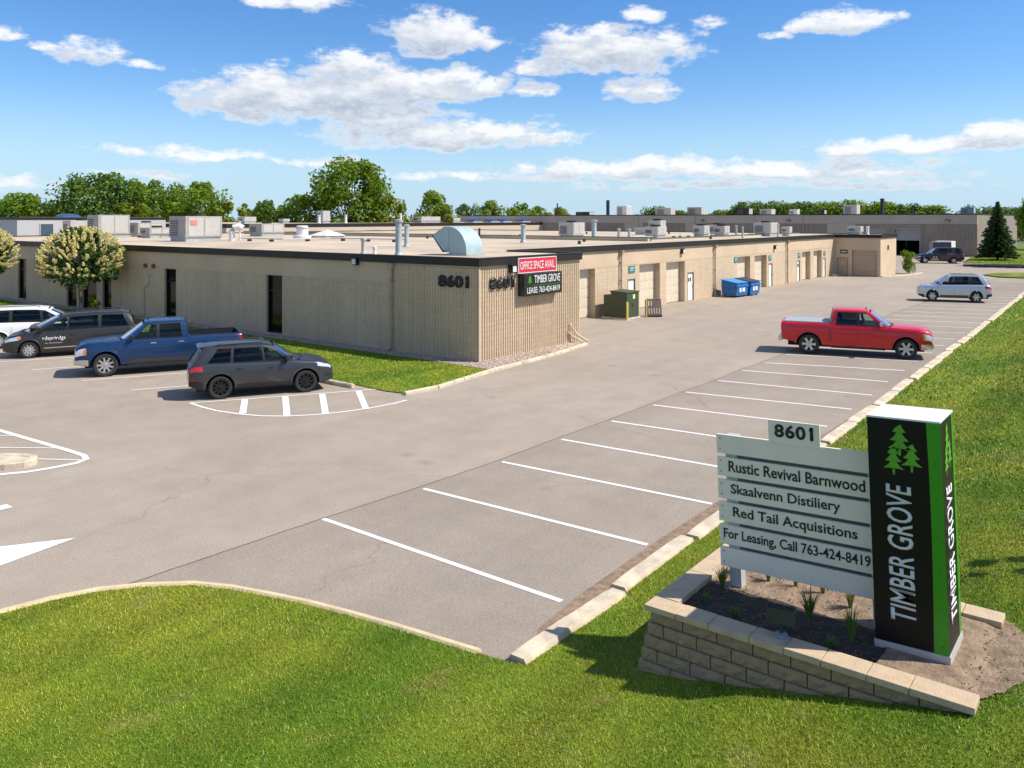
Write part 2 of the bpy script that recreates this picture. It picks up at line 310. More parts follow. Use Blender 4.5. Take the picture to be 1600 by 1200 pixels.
# ------------------------------------------------------------------ helpers
class MB:
    def __init__(s): s.v = []; s.f = []
    def add(s, vs, fs):
        o = len(s.v); s.v += [tuple(p) for p in vs]; s.f += [tuple(i + o for i in f) for f in fs]; return s
    def box(s, x0, x1, y0, y1, z0, z1):
        if x0 > x1: x0, x1 = x1, x0
        if y0 > y1: y0, y1 = y1, y0
        if z0 > z1: z0, z1 = z1, z0
        return s.add([(x0, y0, z0), (x1, y0, z0), (x1, y1, z0), (x0, y1, z0), (x0, y0, z1), (x1, y0, z1), (x1, y1, z1), (x0, y1, z1)],
                     [(0, 3, 2, 1), (4, 5, 6, 7), (0, 1, 5, 4), (1, 2, 6, 5), (2, 3, 7, 6), (3, 0, 4, 7)])
    def prism(s, pts, a, b, axis='z'):
        n = len(pts)
        def P(p, h): return {'z': (p[0], p[1], h), 'y': (p[0], h, p[1]), 'x': (h, p[0], p[1])}[axis]
        return s.add([P(p, a) for p in pts] + [P(p, b) for p in pts],
                     [tuple(range(n))[::-1], tuple(range(n, 2 * n))] + [(i, (i + 1) % n, n + (i + 1) % n, n + i) for i in range(n)])
    def tube(s, pts, rad, n=8, cap=True):
        pts = [Vector(p) for p in pts]; rad = rad if isinstance(rad, (list, tuple)) else [rad] * len(pts)
        o = len(s.v)
        for i, p in enumerate(pts):
            t = (pts[min(i + 1, len(pts) - 1)] - pts[max(i - 1, 0)]).normalized()
            u = t.cross(Vector((0, 0, 1)) if abs(t.z) < .95 else Vector((1, 0, 0))).normalized(); w = u.cross(t)
            for k in range(n):
                a = 2 * math.pi * k / n; s.v.append(tuple(p + u * math.cos(a) * rad[i] + w * math.sin(a) * rad[i]))
        for i in range(len(pts) - 1):
            for k in range(n): s.f.append((o + i * n + k, o + i * n + (k + 1) % n, o + (i + 1) * n + (k + 1) % n, o + (i + 1) * n + k))
        if cap: s.f.append(tuple(o + k for k in range(n))[::-1]); s.f.append(tuple(o + (len(pts) - 1) * n + k for k in range(n)))
        return s
    def lathe(s, prof, c=(0, 0, 0), n=16, axis='z'):
        o = len(s.v)
        for r, h in prof:
            for k in range(n):
                a = 2 * math.pi * k / n; u, w = r * math.cos(a), r * math.sin(a)
                q = {'z': (u, w, h), 'y': (u, h, w), 'x': (h, u, w)}[axis]; s.v.append((q[0] + c[0], q[1] + c[1], q[2] + c[2]))
        m = len(prof)
        for i in range(m - 1):
            for k in range(n): s.f.append((o + i * n + k, o + i * n + (k + 1) % n, o + (i + 1) * n + (k + 1) % n, o + (i + 1) * n + k))
        return s
    def grid(s, P):          # P[i][j] -> point
        o = len(s.v); a, b = len(P), len(P[0])
        for r in P: s.v += [tuple(q) for q in r]
        for i in range(a - 1):
            for j in range(b - 1): s.f.append((o + i * b + j, o + (i + 1) * b + j, o + (i + 1) * b + j + 1, o + i * b + j + 1))
        return s
    def mesh(s, name, m=None, smooth=0, bevel=0, fixn=True):
        me = bpy.data.meshes.new(name); me.from_pydata(s.v, [], s.f); me.validate()
        if fixn or bevel:
            bm = bmesh.new(); bm.from_mesh(me)
            if bevel: bmesh.ops.bevel(bm, geom=list(bm.edges), offset=bevel, segments=2, profile=.6, affect='EDGES')
            bmesh.ops.recalc_face_normals(bm, faces=bm.faces); bm.to_mesh(me); bm.free()
        if smooth:
            me.polygons.foreach_set('use_smooth', [True] * len(me.polygons)); me.set_sharp_from_angle(angle=R(smooth))
        if m: me.materials.append(m)
        return me
    def build(s, name, m, parent=None, smooth=0, bevel=0, fixn=True, loc=None):
        return link(name, s.mesh(name, m, smooth, bevel, fixn), parent, loc)
def link(name, me, parent=None, loc=None, rz=0):
    o = bpy.data.objects.new(name, me); C.objects.link(o)
    if parent: o.parent = parent
    if loc: o.location = loc
    if rz: o.rotation_euler.z = rz
    return o
def tag(o, label, cat, group=None, kind=None):
    if label: o['label'] = label
    if cat: o['category'] = cat
    if group: o['group'] = group
    if kind: o['kind'] = kind
    return o
def thing(name, label, cat, loc=(0, 0, 0), rz=0, group=None):
    o = bpy.data.objects.new(name, None); C.objects.link(o); o.location = loc; o.rotation_euler.z = rz; o.empty_display_size = .3
    return tag(o, label, cat, group)
def empty(name, parent, loc=(0, 0, 0)):
    o = bpy.data.objects.new(name, None); C.objects.link(o); o.parent = parent; o.location = loc; return o
def structure(o, label=None):
    o['kind'] = 'structure'
    if label: o['label'] = label
    return o
def poly_mesh(name, pts, z, m, parent=None):
    mb = MB(); mb.add([(p[0], p[1], z) for p in pts], [tuple(range(len(pts)))]); return mb.build(name, m, parent, fixn=False)
def strip(pts, w, z):       # flat ribbon along a polyline
    mb = MB(); L, Rr = [], []
    for i, p in enumerate(pts):
        a = Vector(pts[max(i - 1, 0)]); b = Vector(pts[min(i + 1, len(pts) - 1)]); t = (b - a).normalized(); n = Vector((-t.y, t.x)) * w / 2
        L.append((p[0] + n.x, p[1] + n.y, z)); Rr.append((p[0] - n.x, p[1] - n.y, z))
    mb.grid([Rr, L]); return mb
def text_mesh(body, w, h, depth, off=.0, shear=0., spacing=1.):
    cu = bpy.data.curves.new('t', 'FONT'); cu.body = body; cu.size = 1; cu.offset = off; cu.shear = shear; cu.space_character = spacing; cu.resolution_u = 3
    o = bpy.data.objects.new('t', cu); C.objects.link(o); dg = bpy.context.evaluated_depsgraph_get()
    me = bpy.data.meshes.new_from_object(o.evaluated_get(dg)); bpy.data.objects.remove(o); bpy.data.curves.remove(cu)
    bm = bmesh.new(); bm.from_mesh(me); bmesh.ops.remove_doubles(bm, verts=bm.verts, dist=1e-5)
    r = bmesh.ops.extrude_face_region(bm, geom=list(bm.faces)); 
    for v in [g for g in r['geom'] if isinstance(g, bmesh.types.BMVert)]: v.co.z += 1
    xs = [v.co.x for v in bm.verts]; ys = [v.co.y for v in bm.verts]
    for v in bm.verts: v.co = ((v.co.x - min(xs)) / (max(xs) - min(xs)) * w, (v.co.y - min(ys)) / (max(ys) - min(ys)) * h, v.co.z * depth)
    bmesh.ops.recalc_face_normals(bm, faces=bm.faces); bm.to_mesh(me); bm.free(); return me
def text(name, body, w, h, depth, m, parent, origin, right, up, off=.0, shear=0., spacing=1.):
    me = text_mesh(body, w, h, depth, off, shear, spacing)
    r = Vector(right).normalized(); u = Vector(up).normalized(); n = r.cross(u); M = Matrix((r, u, n)).transposed().to_4x4(); M.translation = Vector(origin)
    me.transform(M); me.materials.append(m); me.name = name
    return link(name, me, parent)

# ------------------------------------------------------------------ ground, lot, lawns
structure(poly_mesh('ground', [(-2500, -2500), (2500, -2500), (2500, 2500), (-2500, 2500)], -.06, mat('field_ground', (.10, .13, .05), .95, var=.3, scale=.02)), 'distant flat green ground')
lot = MB(); lot.add([(-110, -60, 0), (14.75, -60, 0), (14.75, 62, 0), (-110, 62, 0), (90, 62, 0), (90, 118.5, 0), (-110, 118.5, 0)], [(0, 1, 2, 3), (3, 2, 4, 5, 6)])
lot = structure(lot.build('parking_lot', A_OLD, fixn=False), 'worn beige grey asphalt parking lot and drive')
edge = [(8.62, -60), (8.6, -19.4), (8.72, -16.5), (8.78, -15.1), (8.95, -12.6), (9.06, -10.1), (9.03, -7.6), (9.06, -5), (9.04, -2.5), (9.0, 0), (9.03, 2.5), (8.95, 4.9), (9.0, 7.1), (8.9, 12), (8.9, 30), (8.9, 61.9)]
stall = MB(); stall.grid([[(x, y, .004) for x, y in edge], [(14.75, y, .004) for x, y in edge]])
structure(stall.build('stall_strip', A_NEW, fixn=False), 'darker asphalt strip carrying the parking stalls')
seam = strip([(x + random.uniform(-.012, .012), y) for (x0, y0), (x1, y1) in zip(edge[1:], edge[2:]) for k in range(8) for x, y in [(x0 + (x1 - x0) * k / 8, y0 + (y1 - y0) * k / 8)]], .03, .0065)
seam.build('pavement_seam', mat('seam_tar', (.11, .09, .075), .9), lot, fixn=False)

def line(a, b, w=.1, m=None, z=.0095):
    n = 14; return strip([(a[0] + (b[0] - a[0]) * i / n, a[1] + (b[1] - a[1]) * i / n) for i in range(n + 1)], w, z).build('painted_line', m or LINE, lot, fixn=False)
STALLS = [((8.8, -15.22), (14.40, -15.28)), ((9.09, -12.73), (14.38, -12.54)), ((9.21, -10.15), (14.4, -9.85)), ((9.2, -7.61), (14.35, -7.32)), ((9.2, -5.09), (14.3, -4.7)),
          ((9.17, -2.52), (14.3, -1.96)), ((9.14, -.13), (14.25, .64)), ((9.17, 2.39), (14.2, 3.16)), ((9.07, 4.85), (14.05, 5.89)), ((9.12, 7.04), (13.99, 8.6))]
for a, b in STALLS: line(a, b, .105)
for k in range(16):
    y = 9.6 + k * 2.62; line((9.1, y), (13.95, y + 1.6), .1, LINE_W)
d60 = Vector((.46, .888))
for p in [(-19.2, -12.0), (-15.6, -11.85), (-12.6, -11.65), (-8.91, -11.52), (-5.87, -11.29)]:
    line(p, (p[0] + d60.x * 5.6, p[1] + d60.y * 5.6), .1, LINE_W)
strip([(-2.5, -11.16), (-1.6, -9.75), (-.6, -8.1), (.58, -6.1)], .1, .0095).build('painted_line', LINE_W, lot, fixn=False)
strip([(-2.5, -11.16), (-1.7, -11.25), (-.88, -11.26), (0, -11.1), (.75, -10.83), (1.33, -10.42), (1.85, -9.8), (2.22, -9.1), (2.5, -8.2), (2.63, -7.3), (2.6, -6.7)], .1, .0100).build('painted_line', LINE, lot, fixn=False)
for a, b in [((-1.58, -9.8), (.04, -11.0)), ((-.9, -8.75), (1.3, -10.36)), ((-.27, -7.75), (2.0, -9.5)), ((.33, -6.7), (2.5, -8.35))]: line(a, b, .2, LINE, .0108)
strip([(-6.5, -16.5), (-3.5, -16.23), (-1.49, -16.1), (.09, -16.0), (.75, -15.98), (1.1, -16.08), (1.26, -16.4), (1.2, -16.94), (1.06, -17.43), (.7, -18.0)], .15, .0095).build('painted_line', LINE, lot, fixn=False)
for a, b in [((-4, -17.2), (-2.62, -16.22)), ((-2.4, -17.5), (-.47, -16.1)), ((.1, -16.85), (1.13, -16.2))]: line(a, b, .07, LINE_W, .0104)
poly_mesh('painted_arrow', [(6.0, -18.59), (4.85, -20.4), (5.45, -20.35), (5.45, -23), (5.8, -23), (5.8, -20.38), (6.33, -20.4)], .0095, LINE, lot)
line((3.2, -24), (3.2, -18.6), .28)

def zl(x, y):
    t = min(max((x - 15.6) / 5.6, 0), 1); return .07 + .98 * (t * t * (3 - 2 * t) * .5 + t * .5)
def lawn(name, pts, zf, m, dx, label, cells=None):
    bm = bmesh.new(); bm.faces.new([bm.verts.new((p[0], p[1], 0)) for p in pts])
    xs = [p[0] for p in pts]; ys = [p[1] for p in pts]
    for ax, lo, hi in ((0, min(xs), max(xs)), (1, min(ys), max(ys))):
        for v in (cells[ax] if cells else np.arange(lo + dx, hi, dx)):
            no = (1, 0, 0) if ax == 0 else (0, 1, 0); co = (v, 0, 0) if ax == 0 else (0, v, 0)
            bmesh.ops.bisect_plane(bm, geom=list(bm.verts) + list(bm.edges) + list(bm.faces), plane_co=co, plane_no=no)
    for v in bm.verts: v.co.z = zf(v.co.x, v.co.y)
    bmesh.ops.recalc_face_normals(bm, faces=bm.faces)
    me = bpy.data.meshes.new(name); bm.to_mesh(me); bm.free(); me.materials.append(m)
    me.polygons.foreach_set('use_smooth', [True] * len(me.polygons))
    return structure(link(name, me), label)
CURVE = [(7.9, -30), (8.02, -21.8), (8.21, -20.68), (8.34, -20.07), (8.59, -19.48), (9.01, -18.94), (9.56, -18.45), (10.16, -18.16), (10.83, -17.95), (11.51, -17.76), (12.19, -17.62), (13.09, -17.47), (13.85, -17.37), (14.45, -17.29)]
xs_k = lambda y: float(np.interp(y, [-17, -14, -10, 0, 5, 13, 22, 52, 62], [14.98, 14.99, 14.85, 14.82, 14.72, 14.55, 14.4, 13.6, 13.5]))
FRONT = [(7.9, -60)] + CURVE + [(15.0, -17.22)] + [(xs_k(y) + .06, y) for y in (-14, -10, 0, 5, 13, 22, 52, 61.9)] + [(60, 61.9), (60, -60)]
lawn('lawn', FRONT, zl, LAWN, 1, 'green lawn bank around the street sign and along the kerb', [[15.6, 16, 16.5, 17, 17.5, 18, 18.5, 19, 19.5, 20, 20.5, 21.2], []])
BLAWN = [(2.05, -6.05), (2.1, -4.8), (1.55, -1.12), (.2, -.95), (-60, -.95), (-60, -4.6), (-40, -4.8), (-20, -5.5), (-1.68, -6.2), (-.35, -6.05), (1.06, -6.18)]
lawn('lawn', BLAWN, lambda x, y: .03, LAWN, 1, 'lawn strip along the shaded building front', [[], []])
FISL = [(7.6, 71.5), (9.5, 68.6), (14, 68.5), (60, 69), (60, 80), (12, 79), (8.4, 75)]
lawn('lawn', FISL, lambda x, y: .1, LAWN, 1, 'small grass island beyond the silver car', [[], []])
FLAWN = [(3.1, 88.9), (60, 87), (60, 150), (.7, 150), (.7, 118), (.8, 111), (1.6, 100)]
lawn('lawn', FLAWN, lambda x, y: .1 + .012 * max(0, y - 92), LAWN, 1, 'grass corner under the spruce by the grey warehouse', [[], [92]])
structure(poly_mesh('dirt_bed', [(3.2, 88.95), (30, 88), (30, 92.2), (9, 93.2), (5.5, 95.2), (2.4, 94.8)], .135, DIRT), 'bare dirt bed in front of the spruce')
structure(poly_mesh('dirt_edge', [(14.62, -16.2), (14.74, -16.4), (14.72, -13), (14.66, -8), (14.7, 0), (14.6, 10), (14.5, 10), (14.52, 0), (14.45, -8), (14.42, -12), (14.5, -15)], .0072, DIRT), 'sandy dirt gathered along the kerb blocks')
BED = [(.2, -.95), (1.55, -1.12), (1.4, 2.5), (.85, 6.5), (.05, 7.3), (-62, 7.3), (-62, -.95)]
structure(poly_mesh('gravel_bed', BED, .04, mat('gravel_tan', (.36, .285, .23), .95, var=.25, scale=9, bump=1, bscale=14, detail=8)), 'tan gravel bed at the foot of the wall')

def sweep_kerb(name, pts, w, h, m, parent=None, z0=0):
    mb = MB(); prof = [(-w / 2, -.1), (-w / 2, h - .03), (-w / 2 + .03, h), (w / 2 - .03, h), (w / 2, h - .03), (w / 2, -.1)]
    P = []
    for i, p in enumerate(pts):
        a = Vector(pts[max(i - 1, 0)]); b = Vector(pts[min(i + 1, len(pts) - 1)]); t = (b - a).normalized(); n = Vector((-t.y, t.x))
        P.append([(p[0] + n.x * q, p[1] + n.y * q, z0 + hh) for q, hh in prof])
    mb.grid(P); k = len(prof); mb.f.append(tuple(range(k))); mb.f.append(tuple(range(len(mb.v) - k, len(mb.v))))
    return mb.build(name, m, parent)
structure(sweep_kerb('kerb', [(x - .02, y + .02) for x, y in CURVE], .13, .10, CONCY), 'thin curved yellowed concrete kerb round the front lawn')
bk = [(2.0, -6.2), (2.14, -4.8)], [(2.14, -4.76), (1.92, -3.2)], [(1.915, -3.16), (1.62, -1.1)], [(1.615, -1.06), (1.52, .8)], [(1.52, .84), (1.44, 2.6)], [(1.43, 2.64), (1.15, 4.8)], [(1.14, 4.84), (.9, 6.6)]
kb = structure(MB().box(1.9, 2.0, -6.12, -5.9, -.05, .02).build('kerb', CONC), 'concrete kerb stones round the gravel bed by the corner')
for seg in bk: sweep_kerb('kerb_stone', seg, .17, .115, CONC, kb)
# precast kerb blocks along the right-hand lawn
kr = structure(MB().box(14.93, 14.96, -16.9, -16, -.09, -.05).build('kerb', CONC), 'row of precast concrete kerb blocks along the right lawn')
def kerb_block_mesh(L):
    mb = MB(); prof = [(-.15, -.05), (-.145, .1), (-.11, .155), (.11, .155), (.145, .1), (.15, -.05)]
    n = 7; P = []
    for i in range(n + 1):
        y = L * i / n; j = random.uniform(-.008, .008); e = .02 if i in (0, n) else 0
        P.append([(q + j, y, max(-.05, hh - (e if hh > 0 else 0))) for q, hh in prof])
    mb.grid(P); mb.f.append(tuple(range(6))); mb.f.append(tuple(range(len(mb.v) - 6, len(mb.v))))
    return mb.mesh('kerb_block', CONC, smooth=50)
kms = [kerb_block_mesh(2.5) for _ in range(4)]
y = -17.15; i = 0
while y < 60:
    x0, x1 = xs_k(y), xs_k(y + 2.5)
    o = link('kerb_block', kms[i % 4], kr, (x0 + random.uniform(-.05, .05), y, random.uniform(-.02, .012))); o.rotation_euler.z = math.atan2(-(x1 - x0), 2.5) + random.uniform(-.015, .015)
    y += 2.62; i += 1
# kerbed island tip at the left edge
isl = structure(MB().prism([(-3.2, -20.3), (-2.9, -19.0), (-.95, -17.85), (-.15, -17.2), (.15, -17.0), (.45, -16.98), (.62, -17.15), (.6, -17.4), (.3, -17.75), (-.6, -18.6), (-2.2, -20.1)], -.05, .13, 'z').build('kerb', CONC), 'low concrete kerb tip of the traffic island')
sweep_kerb('kerb_stone', [(-2.9, -19.1), (-1.6, -18.25), (-.5, -17.45), (.05, -17.05), (.34, -16.97), (.55, -17.08), (.62, -17.3), (.45, -17.6), (-.1, -18.12), (-1.1, -19.0), (-2.3, -20.2)], .2, .16, CONC, isl)
ws = thing('wheel_stop', 'concrete wheel stop in front of the dark grey crossover', 'wheel stop', (-1.95, -6.42, 0), R(-1))
MB().prism([(-.09, 0), (-.085, .1), (-.05, .14), (.05, .14), (.085, .1), (.09, 0)], 0, 1.75, 'x').build('block', CONC, ws, bevel=.012)
mbp = MB(); [mbp.lathe([(0, .143), (.022, .143), (.022, .139)], (x, 0, 0), 10) for x in (.25, 1.5)]; mbp.build('anchor_pin', DARKMET, ws)

# loose stones in the gravel bed
def stones(name, n, fn, smin, smax, m, label):
    ico = [(0, 0, 1), (.9, 0, .3), (.28, .85, .3), (-.72, .53, .3), (-.72, -.53, .3), (.28, -.85, .3), (0, 0, -.4)]
    fc = [(0, 1, 2), (0, 2, 3), (0, 3, 4), (0, 4, 5), (0, 5, 1), (6, 2, 1), (6, 3, 2), (6, 4, 3), (6, 5, 4), (6, 1, 5)]
    mb = MB()
    for _ in range(n):
        x, y, z = fn(); s = random.uniform(smin, smax); a = random.uniform(0, 6.3); e = random.uniform(.6, 1.3); ca, sa = math.cos(a), math.sin(a)
        mb.add([(x + s * (p[0] * e * ca - p[1] * sa), y + s * (p[0] * e * sa + p[1] * ca), z + s * p[2] * .6) for p in ico], fc)
    o = mb.build(name, m, fixn=False); o['kind'] = 'stuff'; o['label'] = label; return o
def bed_pt():
    while True:
        if random.random() < .75:
            y = random.uniform(-1.05, 6.8); x = random.uniform(.03, np.interp(y, [-1.05, 2.5, 6.8], [1.5, 1.35, .75]))
        else: y = random.uniform(-.92, -.05); x = random.uniform(-30, .1)
        return x, y, .045
stones('gravel', 2600, bed_pt, .025, .06, mat('gravel_stone', (.46, .37, .30), .9, var=.1, island=.4), 'loose tan river stones beside the building corner')

# ------------------------------------------------------------------ main building
H = 4.2
bld = thing('warehouse', 'long low tan block warehouse with flat gravel roof and black fascia', 'building')
def ribbed(a0, a1, z0, z1, plane, side, fixed, depth=.035, period=.2):
    """vertical rib facing in front of a wall: runs a0..a1 along one axis; 'fixed' is the wall plane, side = outward sign"""
    mb = MB(); n = max(1, int(round((a1 - a0) / period))); p = (a1 - a0) / n; pts = []
    for i in range(n):
        o = a0 + i * p
        pts += [(o, 0), (o + p * .12, depth), (o + p * .52, depth), (o + p * .64, 0)]
    pts.append((a1, 0)); row = []
    for z in (z0, z1):
        row.append([((u, fixed + side * q, z) if plane == 'y' else (fixed + side * q, u, z)) for u, q in pts])
    mb.grid(row); return mb
# front-left wall (plane y = 0, faces -y)
SLITS = [(-43.12, -41.75, .12, 2.95), (-35.62, -34.2, .05, 2.3), (-33.48, -31.53, .05, 2.35), (-30.78, -29.66, .05, 2.4), (-23.53, -22.32, .2, 2.95), (-13.97, -12.68, .1, 2.98)]
w = MB(); x = -62
for a, b, z0, z1 in SLITS:
    w.box(x, a, 0, .35, 0, 3.0); w.box(a, b, 0, .35, 0, z0); w.box(a, b, 0, .35, z1, 3.0); x = b
w.box(x, 0, 0, .35, 0, 3.0)
w.build('wall', WALL, bld)
MB().box(-62, -4.9, -.012, .35, 3.0, H - .32).build('wall', WALL_UP, bld)
MB().box(-4.9, 0, 0, .35, 3.0, H - .32).build('wall', WALL, bld)
x = -62
for a, b, z0, z1 in SLITS:
    ribbed(x + .05, a - .05, .0, 2.95, 'y', -1, -.002, .016 if x < -28 else .02).build('rib_facing', WALL, bld); x = b
ribbed(x + .05, -5.05, .0, 2.95, 'y', -1, -.002, .022, .17).build('rib_facing', WALL, bld)
ribbed(-4.78, -.02, .0, 3.78, 'y', -1, -.002, .035, .155).build('rib_facing', WALL, bld)
# first bay (x = 0) and return
MB().box(-.35, 0, .35, 7.45, 0, H - .32).build('wall', WALL, bld)
ribbed(.03, 7.43, .0, 3.72, 'x', 1, .002, .035, .155).build('rib_facing', WALL, bld)
MB().box(-4.95, -.35, 7.1, 7.45, 0, H - .32).build('wall', WALL, bld)
MB().box(.002, .06, -.05, .03, 0, 3.78).build('corner_bead', WALL_UP, bld)
# recessed dock wall (x = -4.5)
GD = [(13.2, 16.05, 2.88), (21.4, 24.2, 2.87), (25.1, 27.9, 2.85), (37.25, 39.9, 2.78), (40.85, 43.55, 2.75), (52.55, 54.95, 2.7), (55.9, 58.4, 2.7)]
MD = [(19.9, 20.85, 2.02), (28.35, 29.35, 2.0), (43.95, 44.9, 1.98), (51.15, 52.0, 1.95), (58.8, 59.65, 1.9)]
ops = sorted([(a, b, z, 'g') for a, b, z in GD] + [(a, b, z, 'm') for a, b, z in MD])
w = MB(); y = 7.45
for a, b, z, k in ops:
    if a > y: w.box(-4.95, -4.5, y, a, 0, 2.92)
    w.box(-4.95, -4.5, a, b, z, 2.92); y = b
w.box(-4.95, -4.5, y, 62.5, 0, 2.92)
w.build('wall', WALL, bld); MB().box(-4.95, -4.488, 7.45, 62.5, 2.92, H - .32).build('wall', WALL_UP, bld)
for a, b, z, k in ops:
    if k == 'g':
        d = empty('garage_door', bld); n = 5; hh = (z - .03) / n
        for i in range(n):
            mbx = MB().box(-4.95, -4.9, a + .02, b - .02, .03 + i * hh + .006, .03 + (i + 1) * hh - .006)
            for q in range(4):
                u0 = a + .12 + q * (b - a - .24) / 4; mbx.box(-4.9, -4.893, u0 + .05, u0 + (b - a - .24) / 4 - .05, .03 + i * hh + .1, .03 + (i + 1) * hh - .1)
            mbx.build('panel', DOORCREAM, d)
        MB().box(-4.95, -4.92, a, b, 0, .03).build('seal', BLACK, d)
    else:
        d = empty('door', bld)
        MB().box(-4.62, -4.56, a + .06, b - .06, .02, z - .05).build('leaf', DOORWHITE, d)
        f = MB(); f.box(-4.66, -4.494, a, a + .06, 0, z); f.box(-4.66, -4.494, b - .06, b, 0, z); f.box(-4.66, -4.494, a + .06, b - .06, z - .05, z); f.build('frame', mat('door_frame_dark', (.09, .075, .06), .6), d)
        MB().lathe([(0, .06), (.03, .06), (.03, 0)], (-4.56, b - .16, 1.0), 10, 'x').build('handle', DARKMET, d)
        if a in (28.35, 51.15):
            g_ = MB(); g_.box(-4.562, -4.553, a + .22, a + .38, 1.35, 1.62); g_.box(-4.562, -4.553, a + .5, a + .68, 1.35, 1.65); g_.build('notice', FRAME, d)
# far bay
w = MB(); w.box(-4.95, -4.2, 62.5, 62.9, 0, H - .32); w.box(-4.2, -3.13, 62.5, 62.9, 1.85, H - .32); w.box(-3.13, -2.75, 62.5, 62.9, 0, H - .32); w.box(-2.75, -.3, 62.5, 62.9, 2.62, H - .32); w.box(-.3, 0, 62.5, 62.9, 0, H - .32)
w.box(-.35, 0, 62.9, 68.9, 0, H - .32); w.build('wall', WALL_UP, bld)
d = empty('garage_door', bld)
for i in range(5): MB().box(-2.73, -.32, 62.72, 62.77, .02 + i * .52 + .006, .02 + (i + 1) * .52 - .006).build('panel', DOORTAN, d)
d = empty('door', bld); MB().box(-4.15, -3.18, 62.56, 62.61, .02, 1.83).build('leaf', DOORTAN, d); MB().box(-3.75, -3.6, 62.545, 62.56, 1.25, 1.37).build('notice', DOORWHITE, d); MB().lathe([(0, -.06), (.03, -.06), (.03, 0)], (-3.28, 62.56, .95), 10, 'y').build('handle', DARKMET, d)
# rear and left closing walls
w = MB(); w.box(-62, -.35, 68.5, 68.9, 0, H - .32); w.box(-62.35, -62, 0, 68.9, 0, H - .32); w.build('wall', WALL, bld)
# roof and fascia
roof = MB(); roof.add([(-62.3, .06, H - .06), (-.06, .06, H - .06), (-.06, 7.4, H - .06), (-4.5, 7.4, H - .06), (-4.5, 62.6, H - .06), (-.06, 62.6, H - .06), (-.06, 68.8, H - .06), (-62.3, 68.8, H - .06)], [(0, 1, 2, 3, 4, 5, 6, 7)])
roof = roof.build('roof', GRAVEL_ROOF, bld, fixn=False)
def fasc(x0, x1, y0, y1):
    MB().box(x0, x1, y0, y1, H - .32, H).build('fascia', FASCIA, bld)
    ax = .03
    MB().box(x0 - ax, x1 + ax, y0 - ax, y1 + ax, H + .001, H + .028).build('fascia_cap', mat('cap_bronze', (.06, .05, .045), .35, .3), bld)
fasc(-62.4, .12, -.12, -.02); fasc(.02, .12, .0, 7.5); fasc(-4.35, .0, 7.46, 7.56); fasc(-4.46, -4.36, 7.57, 62.4); fasc(-4.4, .12, 62.38, 62.48); fasc(.02, .12, 62.5, 69); fasc(-62.4, 0, 68.92, 69); fasc(-62.5, -62.4, 0, 69)
for p in range(12):      # metal joints in the fascia
    MB().box(-5 - p * 4.6, -4.93 - p * 4.6, -.128, -.118, H - .325, H + .002).build('fascia_joint', mat('joint', (.02, .017, .015), .5), bld)
MB().box(-58, -8, 29.0, 29.35, H - .06, H + .2).build('roof_curb', WALL_UP, roof); MB().box(-58.05, -7.95, 28.95, 29.4, H + .2, H + .25).build('curb_cap', mat('cap_green', (.03, .13, .085), .45, .1), roof)
MB().box(-8.3, -7.95, 29.45, 62, H - .06, H + .12).build('roof_curb', WALL_UP, roof); MB().box(-8.35, -7.9, 29.42, 62, H + .12, H + .16).build('curb_cap', mat('cap_green', (.03, .13, .085)), roof)
# slit windows
for a, b, z0, z1 in SLITS:
    wd = empty('window', bld); MB().box(a + .04, b - .04, .2, .22, z0 + .04, z1 - .04).build('pane', DARKGLASS, wd)
    f = MB(); f.box(a, a + .05, .12, .24, z0, z1); f.box(b - .05, b, .12, .24, z0, z1); f.box(a + .05, b - .05, .12, .24, z0, z0 + .05); f.box(a + .05, b - .05, .12, .24, z1 - .05, z1)
    zm = z0 + (z1 - z0) * .72; f.box(a + .05, b - .05, .14, .235, zm, zm + .045); f.build('frame', FRAME, wd)
    MB().box(a - .03, b + .03, -.05, .12, z0 - .06, z0).build('sill', WALL_UP, wd)
# entry: dark band above the doors
MB().box(-39.6, -36.0, -.1, -.013, 2.55, 3.85).build('entry_band', mat('band_brown', (.045, .034, .026), .6), bld)
# downpipes
def downpipe(x, y, axis, out):
    p = empty('downpipe', bld); dx, dy = (out, 0) if axis == 'x' else (0, -out)
    MB().tube([(x + dx, y + dy, H - .42), (x + dx, y + dy, .12), (x + dx * 2.2, y + dy * 2.2, .05)], .06, 8).build('pipe', mat('pipe_tan', (.40, .32, .22), .6), p, smooth=40)
    for z in (.9, 2.0, 3.1): MB().box(x + dx - .08, x + dx + .08, y + dy - .08, y + dy + .08, z, z + .05).build('bracket', mat('pipe_tan', (.40, .32, .22)), p)
    MB().prism([(-.13, 0), (.13, 0), (.17, .26), (-.17, .26)], -.11, .11, 'y').build('leader_head', mat('pipe_tan', (.40, .32, .22)), p, loc=(x + dx, y + dy, H - .6))
downpipe(-4.9, -.03, 'y', .09)
for yy in (18.9, 32.75, 48.3): downpipe(-4.46, yy, 'x', .09)
MB().tube([(.1, 6.5, .95), (.14, 6.55, .75), (.3, 6.75, .45), (.5, 7.05, .2), (.62, 7.2, .1)], .05, 8).build('drain_pipe', mat('pipe_cream', (.62, .52, .37), .6), bld, smooth=40)
MB().tube([(.08, 6.35, .6), (.16, 6.5, .4), (.38, 6.85, .16), (.5, 7.0, .09)], .035, 8).build('drain_pipe', mat('pipe_cream', (.62, .52, .37)), bld, smooth=40)
mb = MB(); mb.tube([(-25.7, -.06, .05), (-25.7, -.06, 1.75), (-25.3, -.06, 1.85)], .035, 6); mb.build('conduit', WALL_UP, bld)
MB().box(-25.45, -25.1, -.12, -.02, 1.95, 2.5).build('meter_box', LTGREY, bld, bevel=.02)
